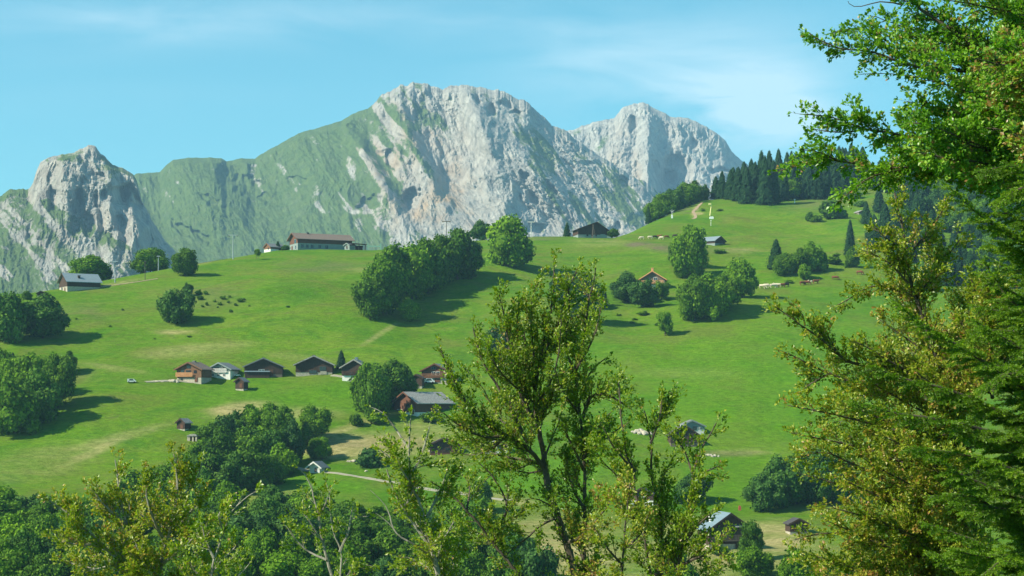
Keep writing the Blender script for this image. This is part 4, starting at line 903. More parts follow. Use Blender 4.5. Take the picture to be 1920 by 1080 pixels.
# ---------------------------------------------------------------- poles and small structures
def pole(px, py, h, label, kind='T', arm=10, thick=1.0, mat='steel', lean=0.0, name='lift_pylon', cat='pylon', back=0, group=None):
    X, D, z = at(px, py); D += back; z = float(gz((px - 960) / F * D, D)); X = (px - 960) / F * D; s = s_at(D); H = h * s; t = thick * s * .55
    r = empty(name, (X, D, z), 0, label=label, cat=cat, group=group); lx = lean * H
    m = MB(); m.tube([(0, 0, -1), (lx * .5, 0, H * .5), (lx, 0, H)], [t * 1.25, t, t * .8], 8); m.build('pole', M[mat], r)
    if kind == 'T':
        A = arm * s; m = MB(); m.box(lx - A, lx + A, -.16, .16, H * .965, H * .965 + .35); m.build('crossarm', M[mat], r)
        for sx in (-1, 1):
            m = MB()
            for k in range(4): m.tube([(lx + sx * (A - .3) + (k - 1.5) * .32 * 0 , -.5 + k * .33, H * .965 - .25), (lx + sx * (A - .3) + .12, -.5 + k * .33, H * .965 - .25)], [.16, .16], 8)
            m.box(lx + sx * (A - .3) - .05, lx + sx * (A - .3) - .003, -.75, .75, H * .965 - .35, H * .965 - .003); m.build('sheave', M['tyre'], r)
    elif kind == 'A':
        m = MB(); m.tube([(-.12 * H, 0, -1), (lx, 0, H * .9)], [t * .6, t * .5], 6); m.tube([(.22 * H, 0, -1), (lx, 0, H * .95)], [t * .6, t * .5], 6); m.build('brace', M[mat], r)
        m = MB(); m.box(lx - arm * s, lx + arm * s, -.08, .08, H * .9, H * .9 + .15); m.build('crossarm', M[mat], r)
    elif kind == 'cap':
        m = MB(); m.box(-t * 2.2, t * 2.2, -t * 2.2, t * 2.2, H + .003, H + t * 2.5); m.build('cap', M[mat], r)
    return r
pole(437, 486, 46, 'tall T-shaped lift pylon on the skyline left of the long mountain house', 'T', 9, 1.6)
pole(216, 530, 40, 'leaning lift pylon right of the grey-roofed barn', 'T', 7, 1.5, lean=-.06)
pole(297, 503, 27, 'short lift pylon in front of the low rounded skyline tree', 'T', 3, 1.4, name='lift_pylon')
pole(272, 525, 34, 'thin wooden pole below the low rounded skyline tree', 'cap', 3, 1.0, 'pole_dark', name='utility_pole', cat='pole')
pole(741, 468, 16, 'short dark post on the brow above the hedge-like row', 'cap', 2, 1.0, 'pole_dark', name='post', cat='post')
pole(837, 462, 44, 'lift pylon rising behind the hedge-like row of trees', 'T', 8, 1.2, 'pole_dark', back=14)
pole(996, 444, 28, 'pale thin lift pylon against the rock face right of the big round tree', 'T', 7, 1.3, 'plaster')
pole(1112, 447, 27, 'three-legged wooden pole standing in front of the broad skyline barn', 'A', 1.5, 1.0, 'wood_grey', name='utility_pole', cat='pole')
pole(1331, 404, 20, 'pale yellow slanting post on the upper right meadow', 'cap', 2, 1.9, 'yellow', lean=.16, name='post', cat='post')
pole(1333, 423, 9, 'short thin stake below the pale yellow post', 'cap', 2, .9, 'plaster', name='stake', cat='stake')
pole(1490, 381, 6, 'small pale marker post at the foot of the spruce wood', 'cap', 2, 1.2, 'white', name='marker_post', cat='post')
def snow_gun():
    X, D, z = at(1260, 409); s = s_at(D); r = empty('snow_lance', (X, D, z), 0, label='white lift stand with crossed arms at the edge of the right skyline', cat='stand')
    m = MB(); m.box(-1.6 * s, 1.6 * s, -.4, .4, -1, 6 * s); m.build('base', M['white'], r)
    m = MB(); m.tube([(0, 0, 6 * s), (0, 0, 16 * s)], [.12, .09], 6); m.tube([(-4 * s, 0, 14.5 * s), (0, 0, 11 * s)], [.07, .07], 5); m.tube([(4 * s, 0, 15 * s), (0, 0, 11 * s)], [.07, .07], 5); m.build('arm', M['white'], r)
snow_gun()
def boxthing(px, py, w, h, mat, name, label, cat):
    X, D, z = at(px, py); s = s_at(D); m = MB(); W = w * s; H = h * s
    m.prism([(-W / 2, -.5), (W / 2, -.5), (W / 2, H * .7), (W * .3, H), (-W * .35, H), (-W / 2, H * .6)], -W * .3, W * .3)
    o = m.build(name, M[mat], None, label=label, cat=cat); o.location = (X, D, z)
boxthing(1334, 410, 8, 4, 'white', 'cover_sheet', 'small white covered heap at the foot of the pale yellow post', 'cover')
boxthing(1387, 957, 5, 9, 'red', 'water_tank', 'small red and white tank at the foot of the dark grove', 'tank')
def goal():
    X, D, z = at(702, 468); s = s_at(D); r = empty('goal_frame', (X, D, z), 0, label='pale green metal frame with two posts and a crossbar on the crest', cat='frame')
    for x in (-12, 12):
        m = MB(); m.box(x * s - .12, x * s + .12, -.12, .12, -1, 13 * s); m.build('post', M['green_paint'], r)
    m = MB(); m.box(-12 * s + .123, 12 * s - .123, -.1, .1, 7 * s, 8.2 * s); m.build('crossbar', M['green_paint'], r)
goal()
def stakes():
    X, D, z = at(483, 487); s = s_at(D); r = empty('staked_sapling', (X, D, z), 0, label='two-stemmed young tree with stakes on the crest left of the long mountain house', cat='sapling')
    m = MB(); m.tube([(-2 * s, 0, -.5), (-1.5 * s, 0, 13 * s)], [.10, .07], 5); m.tube([(2.5 * s, 0, -.5), (2 * s, 0, 15 * s)], [.10, .05], 5); m.build('stake', M['pole_dark'], r)
    c = link('crown', OPN[0], r); c.scale = (12 * s, 12 * s, 14 * s); c.location = (0, 0, 6 * s)
stakes()
tree(521, 466, 14, 18, 'small dark spruce in front of the low hut left of the long mountain house', 'c'); tree(535, 468, 18, 9, 'low bush at the left corner of the long mountain house', 's')
# rubble heaps
def heap(px, py, w, h, label, n=16):
    X, D, z = at(px, py); s = s_at(D); rs = np.random.RandomState(int(px)); iv, fi = ico(2) if False else ICO; V = []; Fc = []; b = 0
    for i in range(n):
        u = rs.uniform(-.5, .5); r = h * s * rs.uniform(.25, .5) * (1.1 - abs(u)); c = np.array([u * w * s, rs.uniform(-.2, .2) * w * s, r * .5])
        V.append(c + iv * r * (1 + .35 * noise(iv[:, 0] * 1.5 + i, iv[:, 1] * 1.5, iv[:, 2] * 1.5))[:, None] * np.array([1.3, 1, .8])); Fc.append(fi + b); b += len(iv)
    V = np.concatenate(V); o = link('rubble_heap', npmesh('rubble_heap', V, np.concatenate(Fc), M['rubble']), label=label, cat='rubble'); o.location = (X, D, 0)
    V[:, 2] += gz(X + V[:, 0], D + V[:, 1]); o.data.vertices.foreach_set('co', V.astype(np.float32).ravel())
heap(327, 716, 20, 8, 'pale heap of building rubble left of the light brown chalet'); heap(296, 716, 22, 4, 'low pale strip of rubble along the lane left of the chalet heap')
heap(381, 819, 16, 6, 'pale heap beside the small stone shelter', 10); heap(1203, 812, 40, 9, 'long pale stone heap behind the slender foreground beech', 26)
heap(660, 866, 20, 7, 'pale stone pile on the dry slope right of the white hut', 12); heap(685, 884, 9, 4, 'little pale rock below the stone pile on the dry slope', 5)
heap(808, 846, 10, 5, 'pale stones at the left corner of the low dark house', 6); heap(1330, 855, 36, 5, 'low stone wall remains below the dark barn with a reddish door', 20)
heap(131, 545, 8, 3, 'few pale stones at the front of the grey-roofed barn', 5); heap(1525, 527, 22, 4, 'scattered pale rocks among the right meadow cattle', 7)
# vehicles
def car(px, py, w, label, mat='white', rot=0, van=False):
    X, D, z = at(px, py); s = s_at(D); Lc = w * s; k = Lc / 4.2
    r = empty('parked_car', (X, D, z + .1), math.radians(rot), label=label, cat='car')
    m = MB()
    if van: m.prism([(-2.1 * k, .35 * k), (2.1 * k, .35 * k), (2.1 * k, .95 * k), (1.5 * k, 1.15 * k), (1.0 * k, 1.85 * k), (-2.1 * k, 1.9 * k)], -.85 * k, .85 * k)
    else: m.prism([(-2.1 * k, .35 * k), (2.1 * k, .35 * k), (2.1 * k, .75 * k), (1.3 * k, .92 * k), (.6 * k, 1.42 * k), (-1.0 * k, 1.42 * k), (-1.7 * k, .95 * k), (-2.1 * k, .9 * k)], -.85 * k, .85 * k)
    m.build('body', M[mat], r)
    m = MB(); zt = (1.75 if van else 1.34) * k
    m.prism([(-1.45 * k, .98 * k), (1.1 * k, .98 * k), (.6 * k, zt), (-.95 * k, zt)], -.86 * k, .86 * k); m.build('window', M['glass'], r)
    for x in (-1.35, 1.3):
        for y in (-.86, .70):
            m = MB(); m.tube([(x * k, y * k, .33 * k), (x * k, (y + .16) * k, .33 * k)], [.33 * k, .33 * k], 12); m.build('wheel', M['tyre'], r)
car(247, 718, 16, 'white and blue pickup parked at the left end of the lane', 'white', 8, True); car(805, 719, 20, 'white van parked in front of the reddish chalet', 'white', 5, True)
car(445, 706, 12, 'small white car between the grey-green chalet and the black barn', 'white', 10); car(1186, 948, 18, 'white car parked behind the slender foreground beech', 'white', 0); car(1166, 949, 14, 'blue car left of the white one behind the slender beech', 'blue', 10)
# cattle
def cow_mesh(mat, graze, seed):
    m = MB(); rs = random.Random(seed)
    if graze: pts = [(-1.15, 0, 1.15), (-1.0, 0, 1.12), (-.5, 0, 1.05), (.1, 0, 1.03), (.6, 0, 1.08), (.85, 0, 1.05), (1.15, 0, .72), (1.3, 0, .42), (1.42, 0, .22), (1.48, 0, .08)]
    else: pts = [(-1.15, 0, 1.15), (-1.0, 0, 1.12), (-.5, 0, 1.05), (.1, 0, 1.03), (.6, 0, 1.08), (.85, 0, 1.12), (1.15, 0, 1.35), (1.35, 0, 1.48), (1.6, 0, 1.36), (1.75, 0, 1.28)]
    m.tube(pts, [.12, .30, .38, .42, .38, .32, .20, .17, .13, .08], 10)
    for x, y in ((-.85, .22), (-.85, -.22), (.6, .2), (.6, -.2)):
        m.tube([(x, y, .95), (x + (.06 if x > 0 else -.1), y, .5), (x, y, .25), (x + .02, y, -.1)], [.17, .09, .06, .07], 6)
    m.tube([(-1.15, 0, 1.2), (-1.25, 0, .9), (-1.24, 0, .5)], [.04, .03, .05], 5)
    hx, hz = pts[-3][0], pts[-3][2]
    for sy in (-1, 1): m.tube([(hx, sy * .12, hz + .08), (hx - .03, sy * .28, hz + .14)], [.05, .02], 4); m.tube([(hx + .02, sy * .08, hz + .14), (hx + .08, sy * .18, hz + .30)], [.03, .01], 4)
    me = bpy.data.meshes.new('cow'); me.from_pydata(m.v, [], m.f); me.materials.append(M[mat]); return me
CW = {(c, g): cow_mesh('cow_' + c, g, 3) for c in ('pale', 'brown', 'dark') for g in (0, 1)}
def cow(px, py, c, g, label, group, sc=1.0, rz=None):
    X, D, z = at(px, py); o = link('cow', CW[(c, g)], label=label, cat='cow', group=group); o.location = (X, D, z); o.rotation_euler = (0, 0, rt.choice([0, PI]) + rt.uniform(-.5, .5) if rz is None else rz); o.scale = (sc,) * 3
g1 = 'cattle lying across the upper meadow'; g2_ = 'cattle on the right meadow'
for a in [(1203, 449, 'pale', 1, 'cream cow apart at the left of the upper meadow herd'), (1219, 448, 'pale', 1, 'second cream cow from the left in the upper meadow herd'), (1228, 447, 'dark', 1, 'dark cow left of the middle of the upper meadow herd'),
          (1236, 446, 'brown', 0, 'brown cow in the middle of the upper meadow herd'), (1240, 449, 'pale', 1, 'cream cow just below the middle of the upper meadow herd'), (1250, 447, 'brown', 1, 'brown cow second from the right in the upper meadow herd'), (1266, 445, 'dark', 1, 'dark cow apart at the right of the upper meadow herd')]: cow(*a, g1, .95)
for a in [(1430, 541, 'pale', 1, 'leftmost cream cow on the right meadow'), (1437, 540, 'pale', 1, 'cream cow second from the left on the right meadow'), (1450, 540, 'pale', 1, 'cream cow left of the middle of the right meadow line'), (1458, 539, 'pale', 0, 'cream cow touching the brown ones on the right meadow'),
          (1466, 539, 'brown', 1, 'brown cow next to the cream ones on the right meadow'), (1474, 538, 'dark', 1, 'dark cow right of the first brown one on the right meadow'), (1505, 535, 'brown', 1, 'brown cow at the left of the small brown trio'), (1513, 534, 'brown', 1, 'brown cow in the middle of the small brown trio'), (1530, 532, 'brown', 0, 'reddish cow at the right of the small brown trio'), (1566, 525, 'brown', 1, 'lone reddish cow beyond the pale rocks'), (1612, 515, 'brown', 1, 'brown cow near the foreground beech tip at the right meadow edge')]: cow(*a, g2_, 1.1)

# ---------------------------------------------------------------- foreground trees, leaf by leaf
class Grow:
    def __init__(s, D, seed, leaf, droop=0.0, up=.5, tone=(.45, .22), needles=False, dens=1.3, lng=1.5, per=.75):
        s.dens = dens; s.lng = lng; s.per = per
        s.D = D; s.r = np.random.RandomState(seed); s.leaf = leaf; s.up = up; s.tone = tone
        s.LP = []; s.LD = []; s.LT = []; s.LS = []; s.mb = MB(); s.needles = needles
    def P(s, p):
        d = s.D + (p[2] if len(p) > 2 else 0); return np.array([(p[0] - 960) / F * d, d, (HY - p[1]) / F * d])
    def leafat(s, p, d, t):
        s.LP.append(p); s.LD.append(d); s.LT.append(t); s.LS.append(s.leaf * s.r.uniform(.65, 1.2))
    def twig(s, p, d, ln, r, lev, tone, sub=.55, step=.036):
        n = max(2, int(ln / step)); pts = [p]; q = p.copy(); d = d / np.linalg.norm(d)
        bend = s.r.normal(0, .10, 3)
        for i in range(n):
            d = d + bend * .25 + s.r.normal(0, .07, 3) + np.array([0, 0, s.up * .04]); d /= np.linalg.norm(d); q = q + d * (ln / n); pts.append(q)
            f = (i + 1) / n
            if lev == 0 and i > 0:
                e = s.side(d, .75); s.twig(q, e, ln * sub * (1.15 - .75 * f) * s.r.uniform(.5, 1.3), r * .45, 1, tone + s.r.normal(0, .06))
            if lev == 1 or f > .3:
                for _ in range(1 if s.r.rand() < s.per else 2): s.leafat(q + s.r.normal(0, .018, 3), s.side(d, .9), tone)
        s.leafat(q, d, tone)
        k = [0, len(pts) // 2, len(pts) - 1]
        s.mb.tube([pts[i] for i in k], [r, r * .7, r * .25], 3)
    def side(s, d, k):
        v = s.r.normal(size=3); v -= d * v.dot(d); v /= np.linalg.norm(v); v[1] *= .8; e = d + v * k * s.r.uniform(.7, 1.3) + np.array([0, 0, .15 * s.up]); return e / np.linalg.norm(e)
    def limb(s, pts, r0, r1, shoots=.09, L0=.5, start=.15, tone=None, leafy=True, tipL=.24):
        C = [s.P(p) for p in pts]; Q = []
        for i in range(len(C) - 1):           # Catmull-Rom through the joints
            p0 = C[max(i - 1, 0)]; p1 = C[i]; p2 = C[i + 1]; p3 = C[min(i + 2, len(C) - 1)]
            m = max(2, int(np.linalg.norm(p2 - p1) / .10))
            for j in range(m):
                t = j / m; Q.append(.5 * (2 * p1 + (p2 - p0) * t + (2 * p0 - 5 * p1 + 4 * p2 - p3) * t * t + (3 * p1 - p0 - 3 * p2 + p3) * t ** 3))
        Q.append(C[-1]); Q = np.array(Q); n = len(Q)
        wob = np.cumsum(s.r.normal(0, .006, (n, 3)), 0); wob -= np.linspace(0, 1, n)[:, None] * wob[-1]; Q = Q + wob
        ss = s.D / F; rr = [ss * (r0 + (r1 - r0) * (i / (n - 1)) ** .8) for i in range(n)]
        s.mb.tube(Q, rr, 7 if r0 > 3 else 5)
        if not leafy: return
        L0 = L0 * s.lng
        seg = np.linalg.norm(np.diff(Q, axis=0), axis=1); cl = np.concatenate([[0], np.cumsum(seg)]); T = cl[-1]
        x = T * start; base = s.tone[0] if tone is None else tone
        while x < T:
            i = min(n - 2, int(np.searchsorted(cl, x)) - 1); i = max(i, 0); f = x / T
            d = Q[i + 1] - Q[i]; d /= np.linalg.norm(d) + 1e-9
            ln = L0 * (1.1 - (1 - tipL) * f) * s.r.uniform(.35, 1.3) * (1.35 if s.r.rand() < .15 else 1)
            s.twig(Q[i], s.side(d, .8), ln, max(rr[i] * .35, .0025), 0, base + s.r.normal(0, s.tone[1] * .5))
            x += shoots * s.dens * s.r.uniform(.6, 1.4)
        s.twig(Q[-1], Q[-1] - Q[-2], L0 * tipL, .003, 0, base)
    def finish(s, name, label, leafmat, barkmat, cat='tree'):
        c = s.mb.v[0]
        X = float(np.mean([v[0] for v in s.mb.v[:7]])); Y = float(np.mean([v[1] for v in s.mb.v[:7]])); Z = float(np.mean([v[2] for v in s.mb.v[:7]]))
        root = empty(name, (X, Y, Z), label=label, cat=cat); o = np.array([X, Y, Z])
        s.mb.v = [tuple(np.array(v) - o) for v in s.mb.v]
        s.mb.build('trunk', M[barkmat], root)
        P = np.array(s.LP) - o; Dv = np.array(s.LD); n = len(P); S = np.array(s.LS)[:, None]
        Nn = s.r.normal(0, .65, (n, 3)) + np.array([-.1, -.15, .75]); Sd = np.cross(Dv, Nn); Sd /= np.linalg.norm(Sd, axis=1)[:, None] + 1e-9
        Nn = np.cross(Sd, Dv); w = .36 if not s.needles else .13
        V = np.stack([P, P + Dv * S * .48 - Sd * S * w + Nn * S * .10, P + Dv * S - Nn * S * .06, P + Dv * S * .48 + Sd * S * w + Nn * S * .10], 1).reshape(-1, 3)
        i = np.arange(n) * 4; Ft = np.concatenate([np.stack([i, i + 3, i + 2], 1), np.stack([i, i + 2, i + 1], 1)])
        T = np.clip(np.array(s.LT) + s.r.normal(0, s.tone[1], n), 0, 1)
        me = npmesh('crown', V, Ft, M[leafmat], {'tone': np.repeat(T, 4)})
        link('crown', me, root)
        return n
NL = 0
# tall forked beech in the middle
t = Grow(35, 101, .060, tone=(.48, .22), up=.8, dens=1.28, per=.66)
t.limb([(1112, 1840), (1100, 1300), (1078, 1085), (1046, 970), (1026, 905), (1020, 860)], 12, 6, start=.8, shoots=.16, L0=.55)
t.limb([(1020, 860), (1008, 800), (1003, 740), (1012, 680), (1025, 620), (1036, 560), (1040, 484)], 5.5, 1, L0=.42, shoots=.085)
t.limb([(1012, 690), (1030, 640), (1055, 580), (1072, 530), (1082, 505)], 3, 1, L0=.5, shoots=.08)
t.limb([(1005, 740), (1000, 660), (995, 600), (1000, 550), (1012, 525)], 3, 1, L0=.5, shoots=.08)
t.limb([(1022, 880, 0), (990, 838, -.3), (950, 815, -.5), (895, 780, -.6), (850, 715, -.6), (826, 652, -.6)], 5, 1.2, L0=.52, shoots=.085)
t.limb([(950, 815, -.5), (910, 820, -.7), (865, 800, -.8), (832, 775, -.9)], 3.5, 1, L0=.5, shoots=.08)
t.limb([(1022, 872, .2), (975, 860, .5), (920, 850, .8), (870, 830, 1)], 4, 1, L0=.5, shoots=.09)
t.limb([(1008, 800, 0), (975, 735, -.2), (958, 660, -.3), (948, 600, -.3), (936, 547, -.3)], 5, 1, L0=.55, shoots=.08)
t.limb([(958, 665, -.3), (968, 610, -.2), (972, 565, -.2)], 2.5, .8, L0=.4, shoots=.08)
t.limb([(990, 830, -.2), (940, 735, .2), (905, 675, .3), (887, 614, .3)], 4.5, 1, L0=.48, shoots=.085)
t.limb([(1105, 1600, .4), (1095, 1080, .4), (1097, 960, .3), (1092, 860, .2), (1088, 780, .1), (1075, 700, 0), (1062, 640, 0), (1066, 570, 0), (1062, 525, 0)], 9, 1, start=.4, L0=.6, shoots=.085)
t.limb([(1075, 700, 0), (1095, 630, .3), (1105, 560, .4), (1117, 502, .5)], 3.5, 1, L0=.45, shoots=.08)
t.limb([(1088, 790, .1), (1108, 745, -.2), (1140, 742, -.4), (1185, 768, -.5)], 4.5, 1, L0=.5, shoots=.08)
t.limb([(1085, 760, .1), (1105, 700, .4), (1135, 672, .4)], 3, 1, L0=.38, shoots=.09)
t.limb([(1095, 880, .2), (1070, 830, -.3), (1050, 790, -.5)], 4, 1, L0=.5, shoots=.07, tone=.25)
t.limb([(1097, 960, .3), (1070, 900, .6), (1065, 850, .7)], 4, 1, L0=.5, shoots=.07, tone=.25)
t.limb([(1093, 860, .2), (1125, 830, .3), (1165, 800, .4)], 4, 1, L0=.45, shoots=.09)
t.limb([(1040, 1250, -.6), (985, 1110, -.6), (928, 1026, -.6), (875, 960, -.7), (840, 925, -.7), (808, 903, -.8)], 5, 1.2, start=.35, L0=.6, shoots=.09)
t.limb([(928, 1026, -.6), (935, 990, -.3), (950, 950, -.1), (925, 895, 0), (900, 870, 0)], 3.5, 1, L0=.5, shoots=.09)
t.limb([(1046, 970, 0), (1015, 985, -.3), (985, 1010, -.5), (950, 1040, -.6)], 3, 1, L0=.45, shoots=.10, tone=.3)
t.limb([(1060, 1020, 0), (1095, 1000, -.5), (1130, 960, -.8), (1150, 925, -.8)], 4, 1, L0=.5, shoots=.09, tone=.7)
t.limb([(1046, 970), (1025, 945, -.3), (1000, 935, -.4), (985, 938, -.5)], 2.2, .8, L0=.3, shoots=.12, tone=.3)
for pts_ in [[(1003, 740, 0), (985, 650, .4), (990, 590, .5), (985, 555, .5)], [(1012, 690, 0), (1045, 640, .5), (1080, 600, .7), (1098, 575, .7)], [(1005, 760, 0), (1040, 700, -.5), (1050, 640, -.6), (1052, 590, -.6)],
             [(975, 735, -.2), (930, 690, -.8), (915, 640, -.9)], [(990, 838, -.3), (935, 780, .6), (905, 730, .7), (870, 690, .7)], [(950, 815, -.5), (905, 850, .2), (860, 850, .4), (838, 830, .4)],
             [(1008, 800, 0), (960, 770, .8), (930, 740, .9)], [(1020, 860, 0), (1045, 800, .7), (1060, 750, .8)], [(1088, 780, .1), (1055, 730, -.6), (1040, 690, -.7)], [(1075, 700, 0), (1110, 640, -.4), (1125, 590, -.5), (1122, 560, -.5)],
             [(1092, 860, .2), (1130, 790, -.5), (1150, 770, -.5)], [(928, 1026, -.6), (900, 1000, .2), (850, 985, .3), (820, 960, .3)], [(875, 960, -.7), (880, 910, -.2), (860, 880, -.2)], [(1022, 880, 0), (985, 890, .6), (940, 880, .8), (905, 905, .8)]]:
    t.limb(pts_, 2.6, .7, L0=.36, shoots=.085)
NL += t.finish('beech_tree', 'tall forked beech rising in the middle of the foreground', 'leaf_beech', 'bark')
# slender beech right of it
t = Grow(33, 102, 0.066, tone=(.50, .20), up=1.0)
t.limb([(1240, 1800), (1232, 1200), (1220, 1045), (1213, 1000), (1202, 946), (1193, 918), (1191, 883), (1176, 850), (1166, 790), (1160, 718)], 7, 1.2, start=.5, L0=.5, shoots=.10)
t.limb([(1232, 1150, .3), (1241, 1003, .3), (1235, 946, .3), (1223, 897, .2), (1220, 841, .1), (1214, 790, .1), (1208, 770, .1)], 6, 1, start=.25, L0=.5, shoots=.10)
t.limb([(1219, 830, .1), (1235, 785, 0), (1243, 736, 0)], 3, .8, L0=.38, shoots=.085)
t.limb([(1202, 946, 0), (1165, 900, .2), (1130, 865, .3), (1112, 835, .3)], 3, .8, L0=.45, shoots=.09)
t.limb([(1191, 883, 0), (1150, 840, -.3), (1130, 800, -.4)], 3, .8, L0=.42, shoots=.08)
t.limb([(1213, 1000, 0), (1180, 960, -.4), (1155, 935, -.6)], 3, .8, L0=.5, shoots=.08, tone=.7)
t.limb([(1255, 1300, -.3), (1272, 1060, -.3), (1280, 1017, -.3), (1292, 946, -.3), (1297, 897, -.3), (1311, 850, -.3), (1343, 793, -.3)], 7, 1, start=.3, L0=.45, shoots=.10)
t.limb([(1297, 897, -.3), (1320, 885, -.3), (1350, 873, -.3)], 2.5, .8, L0=.3, shoots=.09)
t.limb([(1300, 890, -.3), (1285, 850, -.2), (1262, 815, -.2)], 2.5, .8, L0=.4, shoots=.08)
t.limb([(1280, 1017, -.3), (1310, 985, -.6), (1335, 960, -.8)], 4, .8, L0=.5, shoots=.07, tone=.3)
t.limb([(1275, 1060, -.3), (1310, 1045, -.6), (1345, 1030, -.8), (1362, 1050, -.8)], 4, .8, L0=.5, shoots=.07, tone=.55)
t.limb([(1225, 1080, 0), (1265, 1040, .4), (1300, 1000, .4)], 4, .8, L0=.5, shoots=.08, tone=.3)
t.limb([(1232, 1150, 0), (1275, 1110, .2), (1330, 1075, .2), (1360, 1070, .2)], 4, .8, L0=.5, shoots=.08, tone=.45)
NL += t.finish('beech_tree', 'slender yellow-green beech with several thin stems right of the tall forked beech', 'leaf_beech', 'bark')
t = Grow(31, 103, 0.066, tone=(.62, .20), up=.6)
t.limb([(1180, 1800), (1165, 1180), (1165, 1080), (1170, 1000), (1178, 940), (1182, 905)], 9, 1.2, start=.45, L0=.45, shoots=.07)
t.limb([(1166, 1060, 0), (1135, 1020, -.3), (1112, 985, -.4)], 3, .8, L0=.42, shoots=.07)
t.limb([(1168, 1030, 0), (1200, 1000, .2), (1215, 965, .3)], 3, .8, L0=.42, shoots=.07)
t.limb([(1164, 1120, 0), (1120, 1080, .2), (1095, 1060, .2)], 3, .8, L0=.42, shoots=.07)
NL += t.finish('beech_tree', 'low brownish-leaved beech between the tall forked beech and the slender one', 'leaf_bronze', 'bark')
# pale-barked sparse tree left of the middle
t = Grow(32, 104, 0.066, tone=(.50, .18), up=.6)
t.limb([(850, 1780), (835, 1200), (815, 1060), (806, 1012), (797, 974), (788, 938), (777, 915), (771, 885), (768, 830), (770, 785)], 10, 1.2, start=.5, L0=.45, shoots=.13)
t.limb([(822, 1090, -.2), (810, 1038, -.2), (780, 985, -.2), (757, 952, -.2), (738, 916, -.2), (725, 880, -.2)], 5.5, 1, start=.35, L0=.4, shoots=.16)
t.limb([(768, 845, 0), (735, 792, .2), (722, 775, .2), (708, 768, .2), (697, 764, .2)], 2.5, .7, L0=.2, shoots=.2, start=.5)
t.limb([(771, 885, 0), (790, 850, .2), (805, 800, .2)], 3, .8, L0=.36, shoots=.10)
t.limb([(777, 915, 0), (745, 870, -.3), (715, 845, -.3)], 3, .8, L0=.40, shoots=.085)
t.limb([(788, 938, 0), (760, 905, .3), (745, 880, .3)], 3, .8, L0=.40, shoots=.085)
t.limb([(797, 974, 0), (820, 930, .2), (840, 880, .3)], 3, .8, L0=.45, shoots=.085)
t.limb([(812, 1045, 0), (774, 1020, -.4), (741, 997, -.4), (722, 947, -.4), (694, 919, -.4)], 2.8, .6, leafy=False)
t.limb([(741, 997, -.4), (728, 980, -.4), (704, 962, -.4)], 1.6, .5, leafy=False)
t.limb([(757, 952, -.2), (770, 930, -.1), (778, 900, -.1)], 2.2, .8, L0=.4, shoots=.09)
t.limb([(800, 1010, 0), (770, 970, .4), (745, 950, .4)], 3, .8, L0=.45, shoots=.085)
t.limb([(818, 1075, 0), (780, 1050, .2), (750, 1045, .2)], 3, .8, L0=.5, shoots=.08, tone=.6)
t.limb([(825, 1120, 0), (850, 1060, .3), (862, 1010, .3)], 4, .8, L0=.5, shoots=.08, tone=.6)
t.limb([(815, 1070, 0), (830, 1020, -.3), (850, 980, -.3)], 3, .8, L0=.45, shoots=.08)
NL += t.finish('beech_tree', 'sparse pale-barked tree with bare grey limbs left of the tall forked beech', 'leaf_beech', 'bark_pale')
t = Grow(30, 105, 0.062, tone=(.50, .18), up=.6)
t.limb([(650, 1760), (642, 1200), (638, 1080), (637, 1030), (622, 990), (618, 930), (610, 900)], 7, .8, start=.6, L0=.36, shoots=.13)
t.limb([(637, 1035), (650, 1005), (657, 975), (662, 948)], 3, .8, L0=.22, shoots=.22, start=.5)
t.limb([(640, 1150, .1), (618, 1065, .1), (608, 1020, .1), (600, 960, .1), (588, 920, .1), (575, 893, .1), (562, 880, .1)], 4.5, .8, start=.5, L0=.32, shoots=.12)
t.limb([(608, 1020, .1), (585, 985, 0), (570, 965, 0)], 2.5, .8, L0=.32, shoots=.10)
t.limb([(600, 965, .1), (612, 935, -.2), (622, 915, -.2)], 2.5, .8, L0=.30, shoots=.10)
t.limb([(657, 975, 0), (672, 970, 0), (690, 968, 0)], 1.6, .6, L0=.2, shoots=.15)
t.limb([(612, 1050, .1), (570, 1030, .2), (535, 985, .2)], 2.5, .8, L0=.34, shoots=.11)
t.limb([(640, 1100, 0), (665, 1060, 0), (690, 1060, 0)], 2.5, .8, L0=.34, shoots=.11)
NL += t.finish('sapling', 'thin sparse sapling with two bare stems left of the pale-barked tree', 'leaf_beech', 'bark_pale')
# beech at the lower left
t = Grow(33, 106, .066, tone=(.55, .20), up=.8, dens=1.05, lng=1.35, per=.6)
t.limb([(290, 1800), (295, 1200), (302, 1045), (309, 1018), (319, 985), (330, 945), (334, 905), (326, 852)], 9, 1.2, start=.5, L0=.6, shoots=.08)
t.limb([(330, 945, 0), (355, 915, .2), (372, 890, .2), (378, 868, .2)], 3, 1, L0=.42, shoots=.08)
t.limb([(309, 1018, 0), (285, 965, -.3), (275, 920, -.4), (280, 895, -.4)], 4, 1, L0=.5, shoots=.075)
t.limb([(298, 1080, 0), (250, 1010, .2), (232, 950, .3), (222, 900, .3), (216, 862, .3)], 5, 1, L0=.52, shoots=.075)
t.limb([(240, 985, .2), (205, 955, 0), (182, 930, 0), (168, 913, 0)], 3, 1, L0=.4, shoots=.075)
t.limb([(296, 1120, 0), (230, 1060, -.3), (170, 1005, -.5), (125, 965, -.5), (92, 938, -.5)], 5, 1, L0=.5, shoots=.075)
t.limb([(150, 990, -.4), (130, 950, -.4), (112, 928, -.4)], 2.6, .8, L0=.36, shoots=.08)
t.limb([(190, 1025, -.4), (140, 1020, -.6), (100, 1010, -.6)], 3, .8, L0=.4, shoots=.085)
t.limb([(220, 1060, -.3), (165, 1065, .2), (118, 1050, .3)], 3, .8, L0=.5, shoots=.08)
